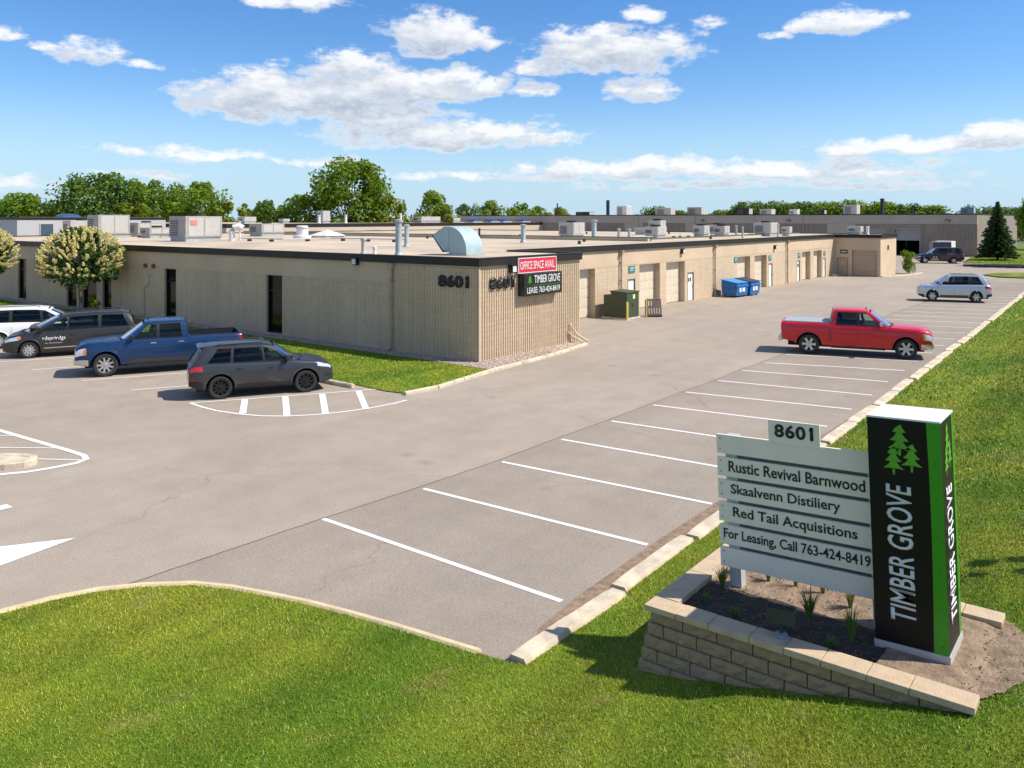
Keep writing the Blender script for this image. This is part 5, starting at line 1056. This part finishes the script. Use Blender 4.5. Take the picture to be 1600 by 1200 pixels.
class Car:
    def __init__(s, **k):
        s.__dict__.update(k); s.xf = s.wb / 2 + s.fo; s.xr = -s.wb / 2 - s.ro; s.ax = (s.wb / 2, -s.wb / 2)
    def plan(s, x):
        w = 1.
        u = (x - (s.xf - s.fr)) / s.fr
        if u > 0: w -= s.ft * u ** 2.6
        u = ((s.xr + s.rr) - x) / s.rr
        if u > 0: w -= s.rt * u ** 2.6
        return w * s.W / 2
    def zs(s, x): return smooth_interp(x, s.top)
    def zb(s, x): return smooth_interp(x, s.bot)
    def arch(s, x):
        for a in s.ax:
            d = abs(x - a)
            if d < s.ar: return s.r + math.sqrt(s.ar ** 2 - d * d)
        return 0
    SEC = [(0, .93), (.12, .975), (.3, .995), (.5, 1.0), (.7, .99), (.86, .97), (.95, .945), (1., .90)]
    def side(s, x, f):
        w = s.plan(x); z0, z1 = s.zb(x), s.zs(x); return w * float(np.interp(f, [q[0] for q in s.SEC], [q[1] for q in s.SEC])), z0 + f * (z1 - z0)
    def section(s, x, bed=False):
        P = []; ar = s.arch(x); z0, z1 = s.zb(x), s.zs(x)
        for f, _ in s.SEC:
            fz = f
            if z0 + f * (z1 - z0) < ar: fz = (ar - z0) / max(z1 - z0, .01)
            yy, zz = s.side(x, min(fz, 1)); P.append((x, yy, zz))
        w = s.plan(x)
        if bed: P += [(x, w * .90 - .07, z1), (x, w * .90 - .08, z1 - .48), (x, 0, z1 - .48)]
        else: P += [(x, w * .72, z1 + s.crown * .5), (x, w * .4, z1 + s.crown * .85), (x, 0, z1 + s.crown)]
        return P
    def body(s, root):
        xs = set(np.linspace(s.xr, s.xf, 70).round(4))
        for a in s.ax:
            for q in np.linspace(-1, 1, 19): xs.add(round(a + s.ar * q * .9999, 4))
        if s.bed: xs |= {s.bed[0], s.bed[0] + .002, s.bed[1], s.bed[1] - .002}
        xs = sorted(xs); mb = MB(); rows = []
        for x in xs:
            b = s.bed and s.bed[0] + .001 < x < s.bed[1] - .001; h = s.section(x, b); rows.append(h + [(p[0], -p[1], p[2]) for p in h[-2::-1]])
        mb.grid(rows); n = len(rows[0])
        for o in (0, len(mb.v) - n):
            c = len(mb.v); mb.v.append(tuple(np.mean([mb.v[o + i] for i in range(n)], 0))); mb.f += [(o + i, o + i + 1, c) for i in range(n - 1)] + [(o + n - 1, o, c)]
        mb.build('body', s.paint, root, smooth=38)
        hw = s.W / 2 - .3; u = MB().box(s.xr + .25, s.xf - .3, -hw, hw, s.clear, min(s.zs(0) - .15, s.zs(s.xr + .5) - .55)); 
        for a in s.ax:
            for q in (-1, 1):
                P = [[(a + (s.ar - .006) * math.cos(t), q * yy, s.r + (s.ar - .006) * math.sin(t)) for t in np.linspace(-.1, math.pi + .1, 14)] for yy in (hw - .02, s.W / 2 * .955)]
                u.grid(P)
        u.build('underbody', UNDER, root, fixn=False)
    def patch(s, name, x0, x1, f0, f1, m, parent, off=.006, sides=(1, -1), nx=None, top=None):
        nx = nx or max(2, int((x1 - x0) / .05)); out = None
        for q in sides:
            mb = MB(); P = []
            for i in range(nx + 1):
                x = x0 + (x1 - x0) * i / nx; row = []; a = s.arch(x)
                for j in range(5):
                    f = f0 + (f1 - f0) * j / 4; z0, z1 = s.zb(x), s.zs(x)
                    if z0 + f * (z1 - z0) < a: f = min(f1, (a - z0) / (z1 - z0))
                    yy, zz = s.side(x, f); row.append((x + (off if x > s.xf - .4 else -off if x < s.xr + .3 else 0), q * (yy + off), zz))
                P.append(row)
            out = mb.grid(P).build(name, m, parent, smooth=40, fixn=False)
        return out
    # greenhouse: u 0 rear .. 1 front
    def gs(s, u, v):
        xb = s.g[0] + u * (s.g[3] - s.g[0]); xt = s.g[1] + u * (s.g[2] - s.g[1]); yb = s.plan(xb) * .905 if not s.bed else s.W / 2 * .90; zb = s.zs(xb) - .03
        zr = s.roof(u); yt = s.rw * (1 - s.rtap * (1 - u)); bul = .035 * math.sin(math.pi * v)
        return Vector((xb + (xt - xb) * v, yb + (yt - yb) * v + bul, zb + (zr - zb) * v))
    def roof(s, u): return smooth_interp(u, s.rz) if False else float(np.interp(u, [p[0] for p in s.rz], [p[1] for p in s.rz]))
    def uat(s, x, v):
        a = s.g[0] + (s.g[1] - s.g[0]) * v; b = s.g[3] + (s.g[2] - s.g[3]) * v; return (x - a) / (b - a)
    def inwin(s, x, v, w_, v0, v1):
        if not v0 < v < v1: return False
        f = (v - v0) / (v1 - v0); return w_[0] + (w_[2] - w_[0]) * f < x < w_[1] + (w_[3] - w_[1]) * f
    def skin(s, q, off, keep, vs, us):     # side surface as small cells, leaving the openings out
        mb = MB(); idx = {}
        def P(i, j):
            if (i, j) not in idx:
                p = s.gs(us[i], vs[j]); idx[(i, j)] = len(mb.v); mb.v.append((p.x, q * (p.y + off), p.z + off * .3))
            return idx[(i, j)]
        for i in range(len(us) - 1):
            for j in range(len(vs) - 1):
                u, v = (us[i] + us[i + 1]) / 2, (vs[j] + vs[j + 1]) / 2; xb = s.g[0] + u * (s.g[3] - s.g[0]); xt = s.g[1] + u * (s.g[2] - s.g[1])
                if keep(xb + (xt - xb) * v, v): mb.f.append((P(i, j), P(i + 1, j), P(i + 1, j + 1), P(i, j + 1)))
        return mb
    def cabin(s, root):
        us = list(np.linspace(0, 1, 110)); vs = [0, .03] + list(np.linspace(.06, .93, 28)) + [.965, 1]; shell = MB()
        for q in (1, -1):
            m_ = s.skin(q, 0, lambda x, v: not s.inwin(x, v, s.dlo, .06, .93), vs, us); shell.add(m_.v, m_.f)
            s.skin(q, .005, lambda x, v: s.inwin(x, v, s.dlo, .055, .935) and not any(s.inwin(x, v, w_, .11, .88) for w_ in s.wins), vs, us).build('window_trim', s.wtrim, root, smooth=40, fixn=False)
        rows = []
        for i in range(27):
            e = s.gs(i / 26, 1); P = [e, Vector((e.x, e.y - .035, e.z + .028)), Vector((e.x, e.y - .12, e.z + .05)), Vector((e.x, e.y * .5, e.z + .068)), Vector((e.x, 0, e.z + .074))]
            rows.append([tuple(p) for p in P] + [(p.x, -p.y, p.z) for p in P[-2::-1]])
        shell.grid(rows)
        for u, sg_, yl, vv in ((0, -1, .86, s.rwv), (1, 1, .93, (.07, .94))):
            for y0, y1, v0, v1 in ((-1, 1, 0, vv[0] + .01), (-1, 1, vv[1] - .01, 1), (-1, -yl + .01, vv[0], vv[1]), (yl - .01, 1, vv[0], vv[1])): shell.grid(s.screen(u, sg_, y0, y1, v0, v1, 0))
        shell.build('cabin', s.paint, root, smooth=35, fixn=False)
        s.pane('windscreen', s.screen(1, 1, -.93, .93, .07, .94, .006), CLEARG, root); s.pane('rear_window', s.screen(0, -1, -.86, .86, s.rwv[0], s.rwv[1], .006), TINTG, root)
        for k, w_ in enumerate(s.wins):
            for q in (1, -1): s.pane('side_window', s.win(*w_[:4], .10, .89, q, .008), CLEARG if k == 0 else TINTG, root)
        # seats and dark cabin floor
        zf = max(s.zs(s.g[0] + .3), s.zs(s.g[3] - .3)) + s.crown + .012
        MB().box(s.g[0] + .15, s.g[3] - .02, -s.W / 2 * .84, s.W / 2 * .84, zf - .01, zf).build('cabin_floor', UNDER, root)
        MB().prism([(s.g[3] - .45, zf), (s.g[3] - .08, zf), (s.g[3] - .1, zf + .05), (s.g[3] - .4, zf + .09)], -s.W / 2 * .78, s.W / 2 * .78, 'y').build('dashboard', SEAT, root, bevel=.015)
        for k, w_ in enumerate(s.wins):
            if k == 2 and s.wins[2][1] - s.wins[2][0] < .9: continue
            x = w_[0] + .18
            for y in (-.4, .4):
                MB().prism([(x - .06, zf), (x + .06, zf), (x - .02, zf + .26), (x - .12, zf + .26)], y - .24, y + .24, 'y').build('seat_back', SEAT, root, bevel=.03)
                MB().prism([(x - .13, zf + .27), (x - .04, zf + .27), (x - .06, zf + .42), (x - .14, zf + .42)], y - .12, y + .12, 'y').build('headrest', SEAT, root, bevel=.03)
    def screen(s, u, sg_, y0, y1, v0, v1, off):
        P = []
        b, t = s.gs(u, 0), s.gs(u, 1); bow = s.bow if sg_ > 0 else s.bow * .6
        for j in range(7):
            v = v0 + (v1 - v0) * j / 6; row = []
            for i in range(13):
                yy = y0 + (y1 - y0) * i / 12; c = 1 - yy * yy; e = s.gs(u, v)
                row.append((e.x + sg_ * (bow * c * (1 - .6 * v) + off), yy * (e.y + (0 if v < .97 else 0)), e.z + c * (s.crown * (1 - v) + .07 * v) + off * .6))
            P.append(row)
        return P
    def win(s, xb0, xb1, xt0, xt1, v0, v1, q, off):
        P = []
        for j in range(5):
            f = j / 4; v = v0 + (v1 - v0) * f; a = xb0 + (xt0 - xb0) * f; b = xb1 + (xt1 - xb1) * f; row = []
            for i in range(7):
                u = s.uat(a + (b - a) * i / 6, v); p = s.gs(u, v); row.append((p.x, q * (p.y + off), p.z + off * .3))
            P.append(row)
        return P
    def pane(s, name, P, m, root): MB().grid(P).build(name, m, root, smooth=40, fixn=False)
    def wheels(s, root, rim_m, spokes):
        w_ = .235; y0 = s.W / 2 - .03
        prof = [(s.r * .66, -.0), (s.r * .70, .01), (s.r * .9, .012), (s.r * .975, -.015), (s.r, -.05), (s.r, -w_ + .05), (s.r * .96, -w_ + .01), (s.r * .68, -w_)]
        ty = MB().lathe(prof, n=32, axis='y').mesh('tyre', TYRE, smooth=40)
        rm = MB(); R0 = s.r * .68; rm.lathe([(R0, -.002), (R0 * .97, .004), (R0 * .9, -.03), (R0 * .9, -.09)], n=32, axis='y'); 
        for k in range(spokes):
            a = 2 * math.pi * k / spokes; ca, sa = math.cos(a), math.sin(a); wi, wo = .045, .03 if spokes > 7 else .055
            rm.add([(r_ * ca - w2 * sa, yy, r_ * sa + w2 * ca) for r_, hw_ in ((.04, wi), (R0 * .95, wo)) for w2 in (-hw_, hw_) for yy in (-.012 - (.012 if r_ < .1 else 0), -.05)], [(0, 2, 6, 4), (1, 5, 7, 3), (0, 4, 5, 1), (2, 3, 7, 6)])
        rm.lathe([(0, .004), (.05, .0), (.065, -.02), (.065, -.05)], n=16, axis='y'); rim = rm.mesh('rim', rim_m, smooth=30)
        dk = MB().lathe([(R0 * .9, -.095), (0, -.095)], n=24, axis='y').mesh('brake', UNDER)
        for a in s.ax:
            for q in (1, -1):
                e = empty('wheel', root, (a, q * y0, s.r));
                if q < 0: e.rotation_euler.z = math.pi
                for nm, me in (('tyre', ty), ('rim', rim), ('brake', dk)): link(nm, me, e)
    def hood(s, root, x0, x1, k=.74):
        P = []
        for i in range(13):
            x = x0 + (x1 - x0) * i / 12; w = s.plan(x); row = []
            for j in range(13):
                y = k * (1 - .10 * (i / 12) ** 2) * w * (j / 6 - 1); row.append((x, y, s.zs(x) + s.crown * float(np.interp(abs(y) / w, [0, .4, .72, .9], [1, .85, .5, 0])) + (.012 if 0 < j < 12 and 0 < i < 12 else .001)))
            P.append(row)
        MB().grid(P).build('hood', s.paint, root, smooth=25, fixn=False)
        P = [[(x0 - .02 + s.bow * (1 - (j / 6 - 1) ** 2) * .9 + o, s.plan(x0) * .8 * (j / 6 - 1), s.zs(x0) + s.crown * (1 - .5 * (j / 6 - 1) ** 2) + .006) for j in range(13)] for o in (-.05, .06)]
        MB().grid(P).build('cowl', TRIM, root, fixn=False)
    def lips(s, root, m, dd=.012, wd=.035):
        for a in s.ax:
            for q in (1, -1):
                MB().grid([[(a + rr * math.cos(t_), q * (s.side(min(max(a + rr * math.cos(t_), s.xr), s.xf), min(1, max(0, (s.r + rr * math.sin(t_) - s.zb(a)) / (s.zs(a) - s.zb(a)))))[0] + d2), s.r + rr * math.sin(t_)) for t_ in np.linspace(.02, math.pi - .02, 22)] for rr, d2 in ((s.ar - .012, -.03), (s.ar - .01, dd), (s.ar + wd, dd * .6), (s.ar + wd + .012, -.004))]).build('arch_lip', m, root, smooth=40, fixn=False)
    def seams(s, root, xs, f0=.1):
        for x in xs: s.patch('door_seam', x - .007, x + .007, f0, .985, TRIM, root, .003, nx=1)
    def handles(s, root, xs, f=.8, m=None):
        for x in xs:
            for q in (1, -1):
                yy, zz = s.side(x, f); MB().box(x - .1, x + .1, q * (yy - .01), q * (yy + .03), zz - .018, zz + .022).build('door_handle', m or s.paint, root, bevel=.008)
    def mirrors(s, root, x, m):
        for q in (1, -1):
            y, z = s.side(x, 1.0); y = y * q
            MB().box(x - .06, x + .06, y - q * .02, y + q * .24, z + .04, z + .2).build('mirror', m, root, bevel=.035)
    def front_plate(s, name, y0, y1, z0, z1, m, parent, off=.01, x=None):
        x = s.xf if x is None else x; return MB().box(x - .05, x + off, y0, y1, z0, z1).build(name, m, parent, bevel=min(.012, abs(z1 - z0) * .2))
    def rear_plate(s, name, y0, y1, z0, z1, m, parent, off=.01): return MB().box(s.xr - off, s.xr + .05, y0, y1, z0, z1).build(name, m, parent, bevel=min(.012, abs(z1 - z0) * .2))
def place(name, label, cat, contact, which, heading, car, side, group='vehicles parked at the warehouse'):
    """contact = ground point under a near-side wheel; which = 'f','r' or 'm'; side = +1 if the near side is the car's left"""
    h = R(heading); d = Vector((math.cos(h), math.sin(h))); left = Vector((-d.y, d.x)); c = Vector(contact)
    if which == 'f': c = c - d * car.wb / 2
    if which == 'r': c = c + d * car.wb / 2
    c = c - left * side * (car.W / 2 - .07)
    return thing(name, label, cat, (c.x, c.y, .003), h, group)

# --- pickups
def pickup(name, label, contact, which, heading, side, paint, rim_sp, tonneau, wb, lower=None, facing_chrome=True):
    c = Car(wb=wb, fo=.98, ro=1.12, W=2.0, r=.43, ar=.52, clear=.32, crown=.035, bed=None, paint=paint, fr=.7, ft=.15, rr=.25, rt=.04, bow=.16, rw=.75, rtap=.02, gg=True, rwv=(.25, .85), wtrim=TRIM,
            top=[(-4, 1.33), (-1.2, 1.33), (-.9, 1.29), (1.0, 1.29), (1.25, 1.29), (wb / 2 + .5, 1.24), (wb / 2 + .84, 1.17), (wb / 2 + .98, 1.03)], bot=[(-4, .60), (-wb / 2 - 1.0, .58), (-wb / 2 - .5, .48), (-1, .41), (1, .41), (wb / 2 + .5, .40), (wb / 2 + .98, .46)],
            rz=[(0, 1.84), (.12, 1.885), (.7, 1.885), (.9, 1.87), (1, 1.83)], g=(-1.02, -.93, .52, 1.22), dlo=(-.82, .92, -.76, .38), wins=[(.12, .98, .12, .42), (-.78, .0, -.72, .0)])
    if not tonneau: c.bed = (c.xr + .07, -1.08)
    t = place(name, label, 'pickup truck', contact, which, heading, c, side); c.body(t); c.cabin(t); c.wheels(t, RIM, rim_sp); c.seams(t, [.06, -.98, .98])
    c.hood(t, 1.28, c.xf - .16); c.lips(t, paint, .02, .05)
    c.patch('bed_gap', -1.075, -1.045, .0, 1.0, TRIM, t, .004, nx=1)
    c.handles(t, [-.75, .22], .84, CHROME if not tonneau else paint); c.mirrors(t, .95, CHROME if tonneau else TRIM)
    if tonneau:
        MB().box(c.xr + .1, -1.12, -.84, .84, 1.335, 1.385).build('tonneau_cover', mat('tonneau_grey', (.34, .38, .42), .5), t, bevel=.01)
    else:
        for q in (1, -1): MB().box(c.xr + .08, -1.1, q * .82, q * .9, 1.333, 1.355).build('bed_rail', TRIM, t)
        MB().box(c.bed[0] + .02, c.bed[1] - .02, -.8, .8, .86, .88).build('bed_liner', UNDER, t)
        li = MB(); li.box(c.bed[0] + .01, c.bed[1] - .01, .80, .812, .87, 1.3); li.box(c.bed[0] + .01, c.bed[1] - .01, -.812, -.80, .87, 1.3); li.box(c.bed[0] + .01, c.bed[0] + .02, -.8, .8, .87, 1.3); li.box(c.bed[1] - .02, c.bed[1] - .01, -.8, .8, .87, 1.3); li.build('bed_liner', UNDER, t)
    xf = c.xf
    c.front_plate('grille', -.52, .52, .74, 1.04, TRIM, t, .03)
    g_ = MB(); [g_.box(xf + .025, xf + .045, -.51, .51, .76 + k * .09, .80 + k * .09) for k in range(3)]; g_.build('grille_bar', CHROME, t)
    c.front_plate('bumper', -.74, .74, .46, .66, CHROME, t, .06); c.patch('bumper', xf - .42, xf - .01, .02, .3, CHROME, t, .02)
    c.front_plate('number_plate', -.2, .2, .5, .62, PLATE, t, .07)
    c.patch('headlight', xf - .34, xf - .01, .52, .84, HEAD, t, .012); c.patch('indicator', xf - .37, xf - .27, .54, .80, AMBER, t, .016)
    [MB().box(xf - .03, xf + .02, q * .53, q * .80, .80, 1.03).build('headlight', HEAD, t, bevel=.01) for q in (1, -1)]
    for q in (1, -1): MB().box(c.xr - .02, c.xr + .14, q * .80, q * .965, .95, 1.27).build('taillight', TAIL, t, bevel=.015)
    MB().box(c.xr - .14, c.xr + .02, -.95, .95, .52, .7).build('rear_bumper', CHROME, t, bevel=.02); c.rear_plate('tailgate_handle', -.12, .12, 1.1, 1.16, TRIM, t, .02)
    if lower: c.patch('lower_cladding', -1.0, 1.0, .0, .2, lower, t, .004)
    c.patch('running_board', -1.0, 1.1, -.10, .0, TRIM, t, .02)
    am = MB(); am.tube([(.4, .0, 1.95), (.36, 0, 2.0)], .03, 6); am.build('antenna', TRIM, t)
    return t, c
RED = carpaint('red', (.58, .002, .008), .0); BLUEP = carpaint('blue', (.002, .03, .105), .15)
pickup('pickup_truck', 'red crew cab pickup truck with grey bed cover', (11.63, 10.85), 'm', 15, -1, RED, 6, True, 3.78)
tb, cb_ = pickup('pickup_truck', 'dark blue crew cab pickup truck with open bed', (-8.98, -10.62), 'f', 242.6, 1, BLUEP, 9, False, 3.68, mat('paint_darkgrey_trim', (.035, .037, .042), .4, coat=.3))

def wagon(name, label, cat, contact, which, heading, side, c, rim, spokes, detail):
    t = place(name, label, cat, contact, which, heading, c, side); c.body(t); c.cabin(t); c.wheels(t, rim, spokes); detail(c, t); return t
# --- dark grey crossover (faces away to the right, tail to the left)
GREYP = carpaint('graphite', (.06, .062, .068), .6)
c = Car(wb=2.70, fo=.93, ro=.95, W=1.87, r=.37, ar=.45, clear=.24, crown=.05, bed=None, paint=GREYP, fr=.7, ft=.24, rr=.5, rt=.14, bow=.2, rw=.66, rtap=.08, gg=True, rwv=(.1, .8), wtrim=TRIM,
        top=[(-2.4, .92), (-2.27, 1.04), (-2.1, 1.14), (-1.6, 1.14), (.6, 1.09), (.95, 1.09), (1.7, 1.02), (2.1, .92), (2.24, .80), (2.28, .70)], bot=[(-2.3, .46), (-1.9, .32), (1.9, .28), (2.28, .36)],
        rz=[(0, 1.60), (.12, 1.63), (.5, 1.65), (.85, 1.63), (1, 1.57)], g=(-2.2, -1.86, .30, 1.02), dlo=(-1.78, .80, -1.45, .22), wins=[(.05, .84, .0, .26), (-.95, -.02, -.92, -.06), (-1.72, -1.05, -1.42, -1.0)])
def det(c, t):
    c.hood(t, 1.12, c.xf - .2); c.seams(t, [-1.02, .0, .92]); c.handles(t, [-.75, .22], .78, TRIM); c.mirrors(t, .74, TRIM)
    c.patch('sill_cladding', -.92, .92, 0, .17, TRIM, t, .008)
    for a in c.ax: # wheel-arch cladding
        for q in (1, -1): MB().grid([[(a + rr * math.cos(th_), q * (c.W / 2 * (.985 - .1 * max(0, (a + rr * math.cos(th_) - c.xf + .5)) ** 2) + dd), c.r + rr * math.sin(th_)) for th_ in np.linspace(-.02, math.pi + .02, 22)] for rr, dd in ((c.ar - .006, -.02), (c.ar - .004, .014), (c.ar + .045, .012), (c.ar + .05, -.01))]).build('arch_cladding', mat('cladding_grey', (.045, .046, .05), .6), t, smooth=40, fixn=False)
    c.patch('taillight', c.xr + .05, c.xr + .42, .72, .92, TAIL, t, .012); c.patch('rear_bumper', c.xr + .02, c.xr + .42, .0, .3, TRIM, t, .012); c.patch('reflector', c.xr + .05, c.xr + .2, .33, .4, TAIL, t, .016)
    c.patch('headlight', c.xf - .55, c.xf - .1, .8, .95, HEAD, t, .012); c.patch('fog_lamp', c.xf - .3, c.xf - .1, .3, .45, TRIM, t, .012)
    for q in (1, -1):
        y = c.rw - .1; MB().tube([(-1.5, q * y, 1.65), (-1.4, q * y, 1.70), (.0, q * y, 1.72), (.15, q * y, 1.66)], .018, 6).build('roof_rail', TRIM, t)
    MB().prism([(-2.02, 1.612), (-1.86, 1.62), (-1.78, 1.655), (-1.86, 1.664), (-2.03, 1.632)], -.52, .52, 'y').build('spoiler', GREYP, t, bevel=.008)
    c.rear_plate('number_plate', -.26, .26, .75, .88, PLATE, t, .012); c.front_plate('grille', -.5, .5, .5, .62, TRIM, t, .012)
wagon('crossover', 'dark grey crossover with black wheels beside the hatched bay', 'car', (-1.615, -9.06), 'm', 60.7, -1, c, RIMB, 10, det)
# --- silver three-row SUV
SILV = carpaint('silver', (.52, .55, .58), .5)
c = Car(wb=3.02, fo=.98, ro=1.08, W=1.98, r=.37, ar=.46, clear=.26, crown=.05, bed=None, paint=SILV, fr=.9, ft=.3, rr=.5, rt=.16, bow=.2, rw=.70, rtap=.08, gg=False, rwv=(.1, .8), wtrim=TRIM,
        top=[(-2.6, .95), (-2.5, 1.10), (-2.3, 1.19), (-1.4, 1.18), (.8, 1.13), (1.1, 1.13), (1.9, 1.07), (2.3, .97), (2.44, .84), (2.5, .7)], bot=[(-2.6, .46), (-2.1, .32), (2.1, .28), (2.48, .38)],
        rz=[(0, 1.69), (.12, 1.74), (.5, 1.76), (.85, 1.74), (1, 1.67)], g=(-2.45, -2.12, .36, 1.24), dlo=(-2.0, .98, -1.66, .26), wins=[(.0, 1.02, -.02, .29), (-.98, -.06, -.98, -.08), (-1.94, -1.2, -1.6, -1.22)])
def det(c, t):
    c.hood(t, 1.36, c.xf - .22); c.lips(t, SILV); c.seams(t, [-1.1, -.03, 1.08]); c.handles(t, [-.85, .2], .78); c.mirrors(t, .9, SILV)
    c.patch('sill_cladding', -1.0, 1.0, 0, .2, mat('cladding_olive', (.07, .07, .065), .6), t, .008); c.patch('front_bumper', c.xf - .42, c.xf - .02, 0, .25, TRIM, t, .01); c.patch('rear_bumper', c.xr + .02, c.xr + .4, 0, .25, TRIM, t, .01)
    c.patch('taillight', c.xr + .05, c.xr + .5, .68, .9, TAIL, t, .012); c.patch('headlight', c.xf - .5, c.xf - .08, .72, .92, HEAD, t, .012)
    for q in (1, -1): MB().tube([(-1.75, q * .6, 1.75), (-1.6, q * .6, 1.82), (.0, q * .6, 1.82), (.2, q * .6, 1.77)], .018, 6).build('roof_rail', TRIM, t)
    c.front_plate('grille', -.45, .45, .52, .7, CHROME, t, .02); c.rear_plate('number_plate', -.26, .26, .8, .93, PLATE, t, .012)
wagon('sport_utility_car', 'silver sport utility car with roof rails in the far stalls', 'car', (10.57, 38.9), 'm', 196, 1, c, RIM, 6, det).scale = (.90, 1, 1.05)
# --- minivans
def minivan(name, label, contact, which, heading, side, paint, logo=False):
    c = Car(wb=3.08, fo=.98, ro=1.08, W=1.95, r=.345, ar=.42, clear=.2, crown=.05, bed=None, paint=paint, fr=.95, ft=.32, rr=.4, rt=.1, bow=.22, rw=.70, rtap=.05, gg=True, rwv=(.1, .8), wtrim=TRIM,
            top=[(-2.62, .95), (-2.52, 1.09), (-2.3, 1.15), (-1.0, 1.13), (.9, 1.07), (1.3, 1.07), (1.9, 1.0), (2.3, .88), (2.46, .78), (2.5, .66)], bot=[(-2.6, .36), (-2.2, .26), (2.0, .22), (2.5, .30)],
            rz=[(0, 1.66), (.1, 1.72), (.5, 1.735), (.8, 1.71), (1, 1.64)], g=(-2.5, -2.25, .38, 1.62), dlo=(-2.25, 1.2, -2.02, .25), wins=[(.2, 1.22, .12, .30), (-1.02, .1, -1.02, .04), (-2.2, -1.16, -1.98, -1.16)])
    t = place(name, label, 'minivan', contact, which, heading, c, side); c.body(t); c.cabin(t); c.wheels(t, RIM, 10)
    c.hood(t, 1.68, c.xf - .2); c.lips(t, paint); c.seams(t, [.14, -1.06, 1.15]); c.handles(t, [.35, -.05], .8); c.mirrors(t, 1.12, TRIM); c.patch('headlight', c.xf - .62, c.xf - .1, .72, .92, HEAD, t, .012); c.patch('indicator', c.xf - .68, c.xf - .58, .74, .9, AMBER, t, .014)
    c.patch('taillight', c.xr + .03, c.xr + .25, .62, .95, TAIL, t, .012); c.patch('side_moulding', -1.0, 1.0, .18, .22, LTGREY if logo else paint, t, .012)
    for q in (1, -1): MB().tube([(-2.0, q * .6, 1.77), (-1.9, q * .6, 1.83), (-.1, q * .6, 1.83), (.05, q * .6, 1.78)], .018, 6).build('roof_rail', TRIM, t)
    c.front_plate('grille', -.45, .45, .5, .62, CHROME if not logo else TRIM, t, .02); c.rear_plate('number_plate', -.26, .26, .85, .97, PLATE, t)
    if logo:
        y, z = c.side(.65, .6)
        for q, rgt in ((1, (-1, 0, 0)), (-1, (1, 0, 0))):
            text('lettering', 'rdsprirdgs', .85, .2, .003, WHITE, t, (1.06 if q > 0 else .2, q * (c.W / 2 + .006), .68), rgt, (0, 0, 1), off=.01)
            text('lettering', 'by dimensions', .62, .05, .003, WHITE, t, (.95 if q > 0 else .3, q * (c.W / 2 + .006), .57), rgt, (0, 0, 1))
    return t
minivan('minivan', 'dark grey minivan with white lettering on its front door', (-15.51, -10.56), 'f', 242.6, 1, carpaint('charcoal', (.045, .043, .042), .5), True)
minivan('minivan', 'white minivan at the left picture edge behind the grey one', (-19.32, -10.27), 'r', 62.6, -1, carpaint('white', (.78, .78, .77), .0))
# --- far dark van-like SUV with lettering
DARKP = carpaint('navy', (.012, .016, .026), .3)
c = Car(wb=3.4, fo=1.0, ro=1.25, W=2.05, r=.40, ar=.49, clear=.3, crown=.05, bed=None, paint=DARKP, fr=.8, ft=.2, rr=.35, rt=.08, bow=.18, rw=.76, rtap=.03, gg=False, rwv=(.1, .8), wtrim=TRIM,
        top=[(-3, 1.15), (-2.85, 1.25), (-1, 1.25), (1.2, 1.2), (2.1, 1.14), (2.5, 1.02), (2.7, .8)], bot=[(-3, .5), (-2.4, .4), (2.2, .38), (2.7, .45)],
        rz=[(0, 1.95), (.1, 2.0), (.5, 2.02), (.85, 2.0), (1, 1.94)], g=(-2.85, -2.6, .35, 1.3), dlo=(-2.6, .95, -2.4, .25), wins=[(.1, .98, .08, .28), (-1.0, 0, -1.0, -.02), (-2.5, -1.15, -2.35, -1.15)])
def det(c, t):
    c.hood(t, 1.36, c.xf - .2); c.seams(t, [-1.08, .04, 1.1]); c.mirrors(t, .95, CHROME); c.patch('taillight', c.xr + .02, c.xr + .2, .6, .95, TAIL, t, .012); c.patch('headlight', c.xf - .45, c.xf - .05, .62, .85, HEAD, t, .012); c.patch('front_bumper', c.xf - .4, c.xf - .01, 0, .25, CHROME, t, .012)
    c.patch('door_graphic', .1, 1.0, .1, .28, mat('graphic_cream', (.6, .5, .35), .5), t, .008); c.patch('side_graphic', -2.3, -.1, .25, .8, mat('graphic_maroon', (.13, .03, .03), .4), t, .007)
    c.patch('door_emblem', .3, .46, .45, .62, WHITE, t, .01); c.patch('door_emblem', .62, .76, .45, .62, WHITE, t, .01); c.patch('window_decal', -1.8, -1.0, .99, 1.0, WHITE, t, .01)
wagon('sport_utility_car', 'dark navy long sport utility car with door graphics before the grey warehouse', 'car', (-.42, 93.8), 'm', 203.4, 1, c, RIM, 6, det)
# white box trailer behind it
tr = thing('box_trailer', 'white box trailer parked by the spruce', 'trailer', (-1.9, 103.5, 0), R(4))
MB().box(-1.2, 1.2, 0, 5.2, .5, 2.6).build('box', WHITEMET, tr, bevel=.03); MB().box(-1.16, 1.16, -.03, -.002, .55, 2.5).build('rear_ramp', mat('trailer_dark', (.06, .07, .09), .5), tr); MB().box(-1.22, 1.22, -.05, .05, 2.602, 2.66).build('header', WHITEMET, tr)
for q in (-1, 1):
    for yy in (2.2, 3.1): MB().lathe([(0, -.1), (.2, -.1), (.33, -.09), (.33, .09), (.2, .1), (0, .1)], (q * 1.12, yy, .33), 16, 'x').build('wheel', TYRE, tr)
    MB().box(q * 1.2, q * 1.35, 1.8, 3.5, .68, .74).build('fender', DARKMET, tr)

# ------------------------------------------------------------------ render
sc.cycles.use_adaptive_sampling = True; sc.cycles.adaptive_threshold = .015; sc.cycles.use_denoising = True
sc.cycles.max_bounces = 6; sc.cycles.diffuse_bounces = 3; sc.cycles.glossy_bounces = 3; sc.cycles.transmission_bounces = 3; sc.cycles.sample_clamp_indirect = 6
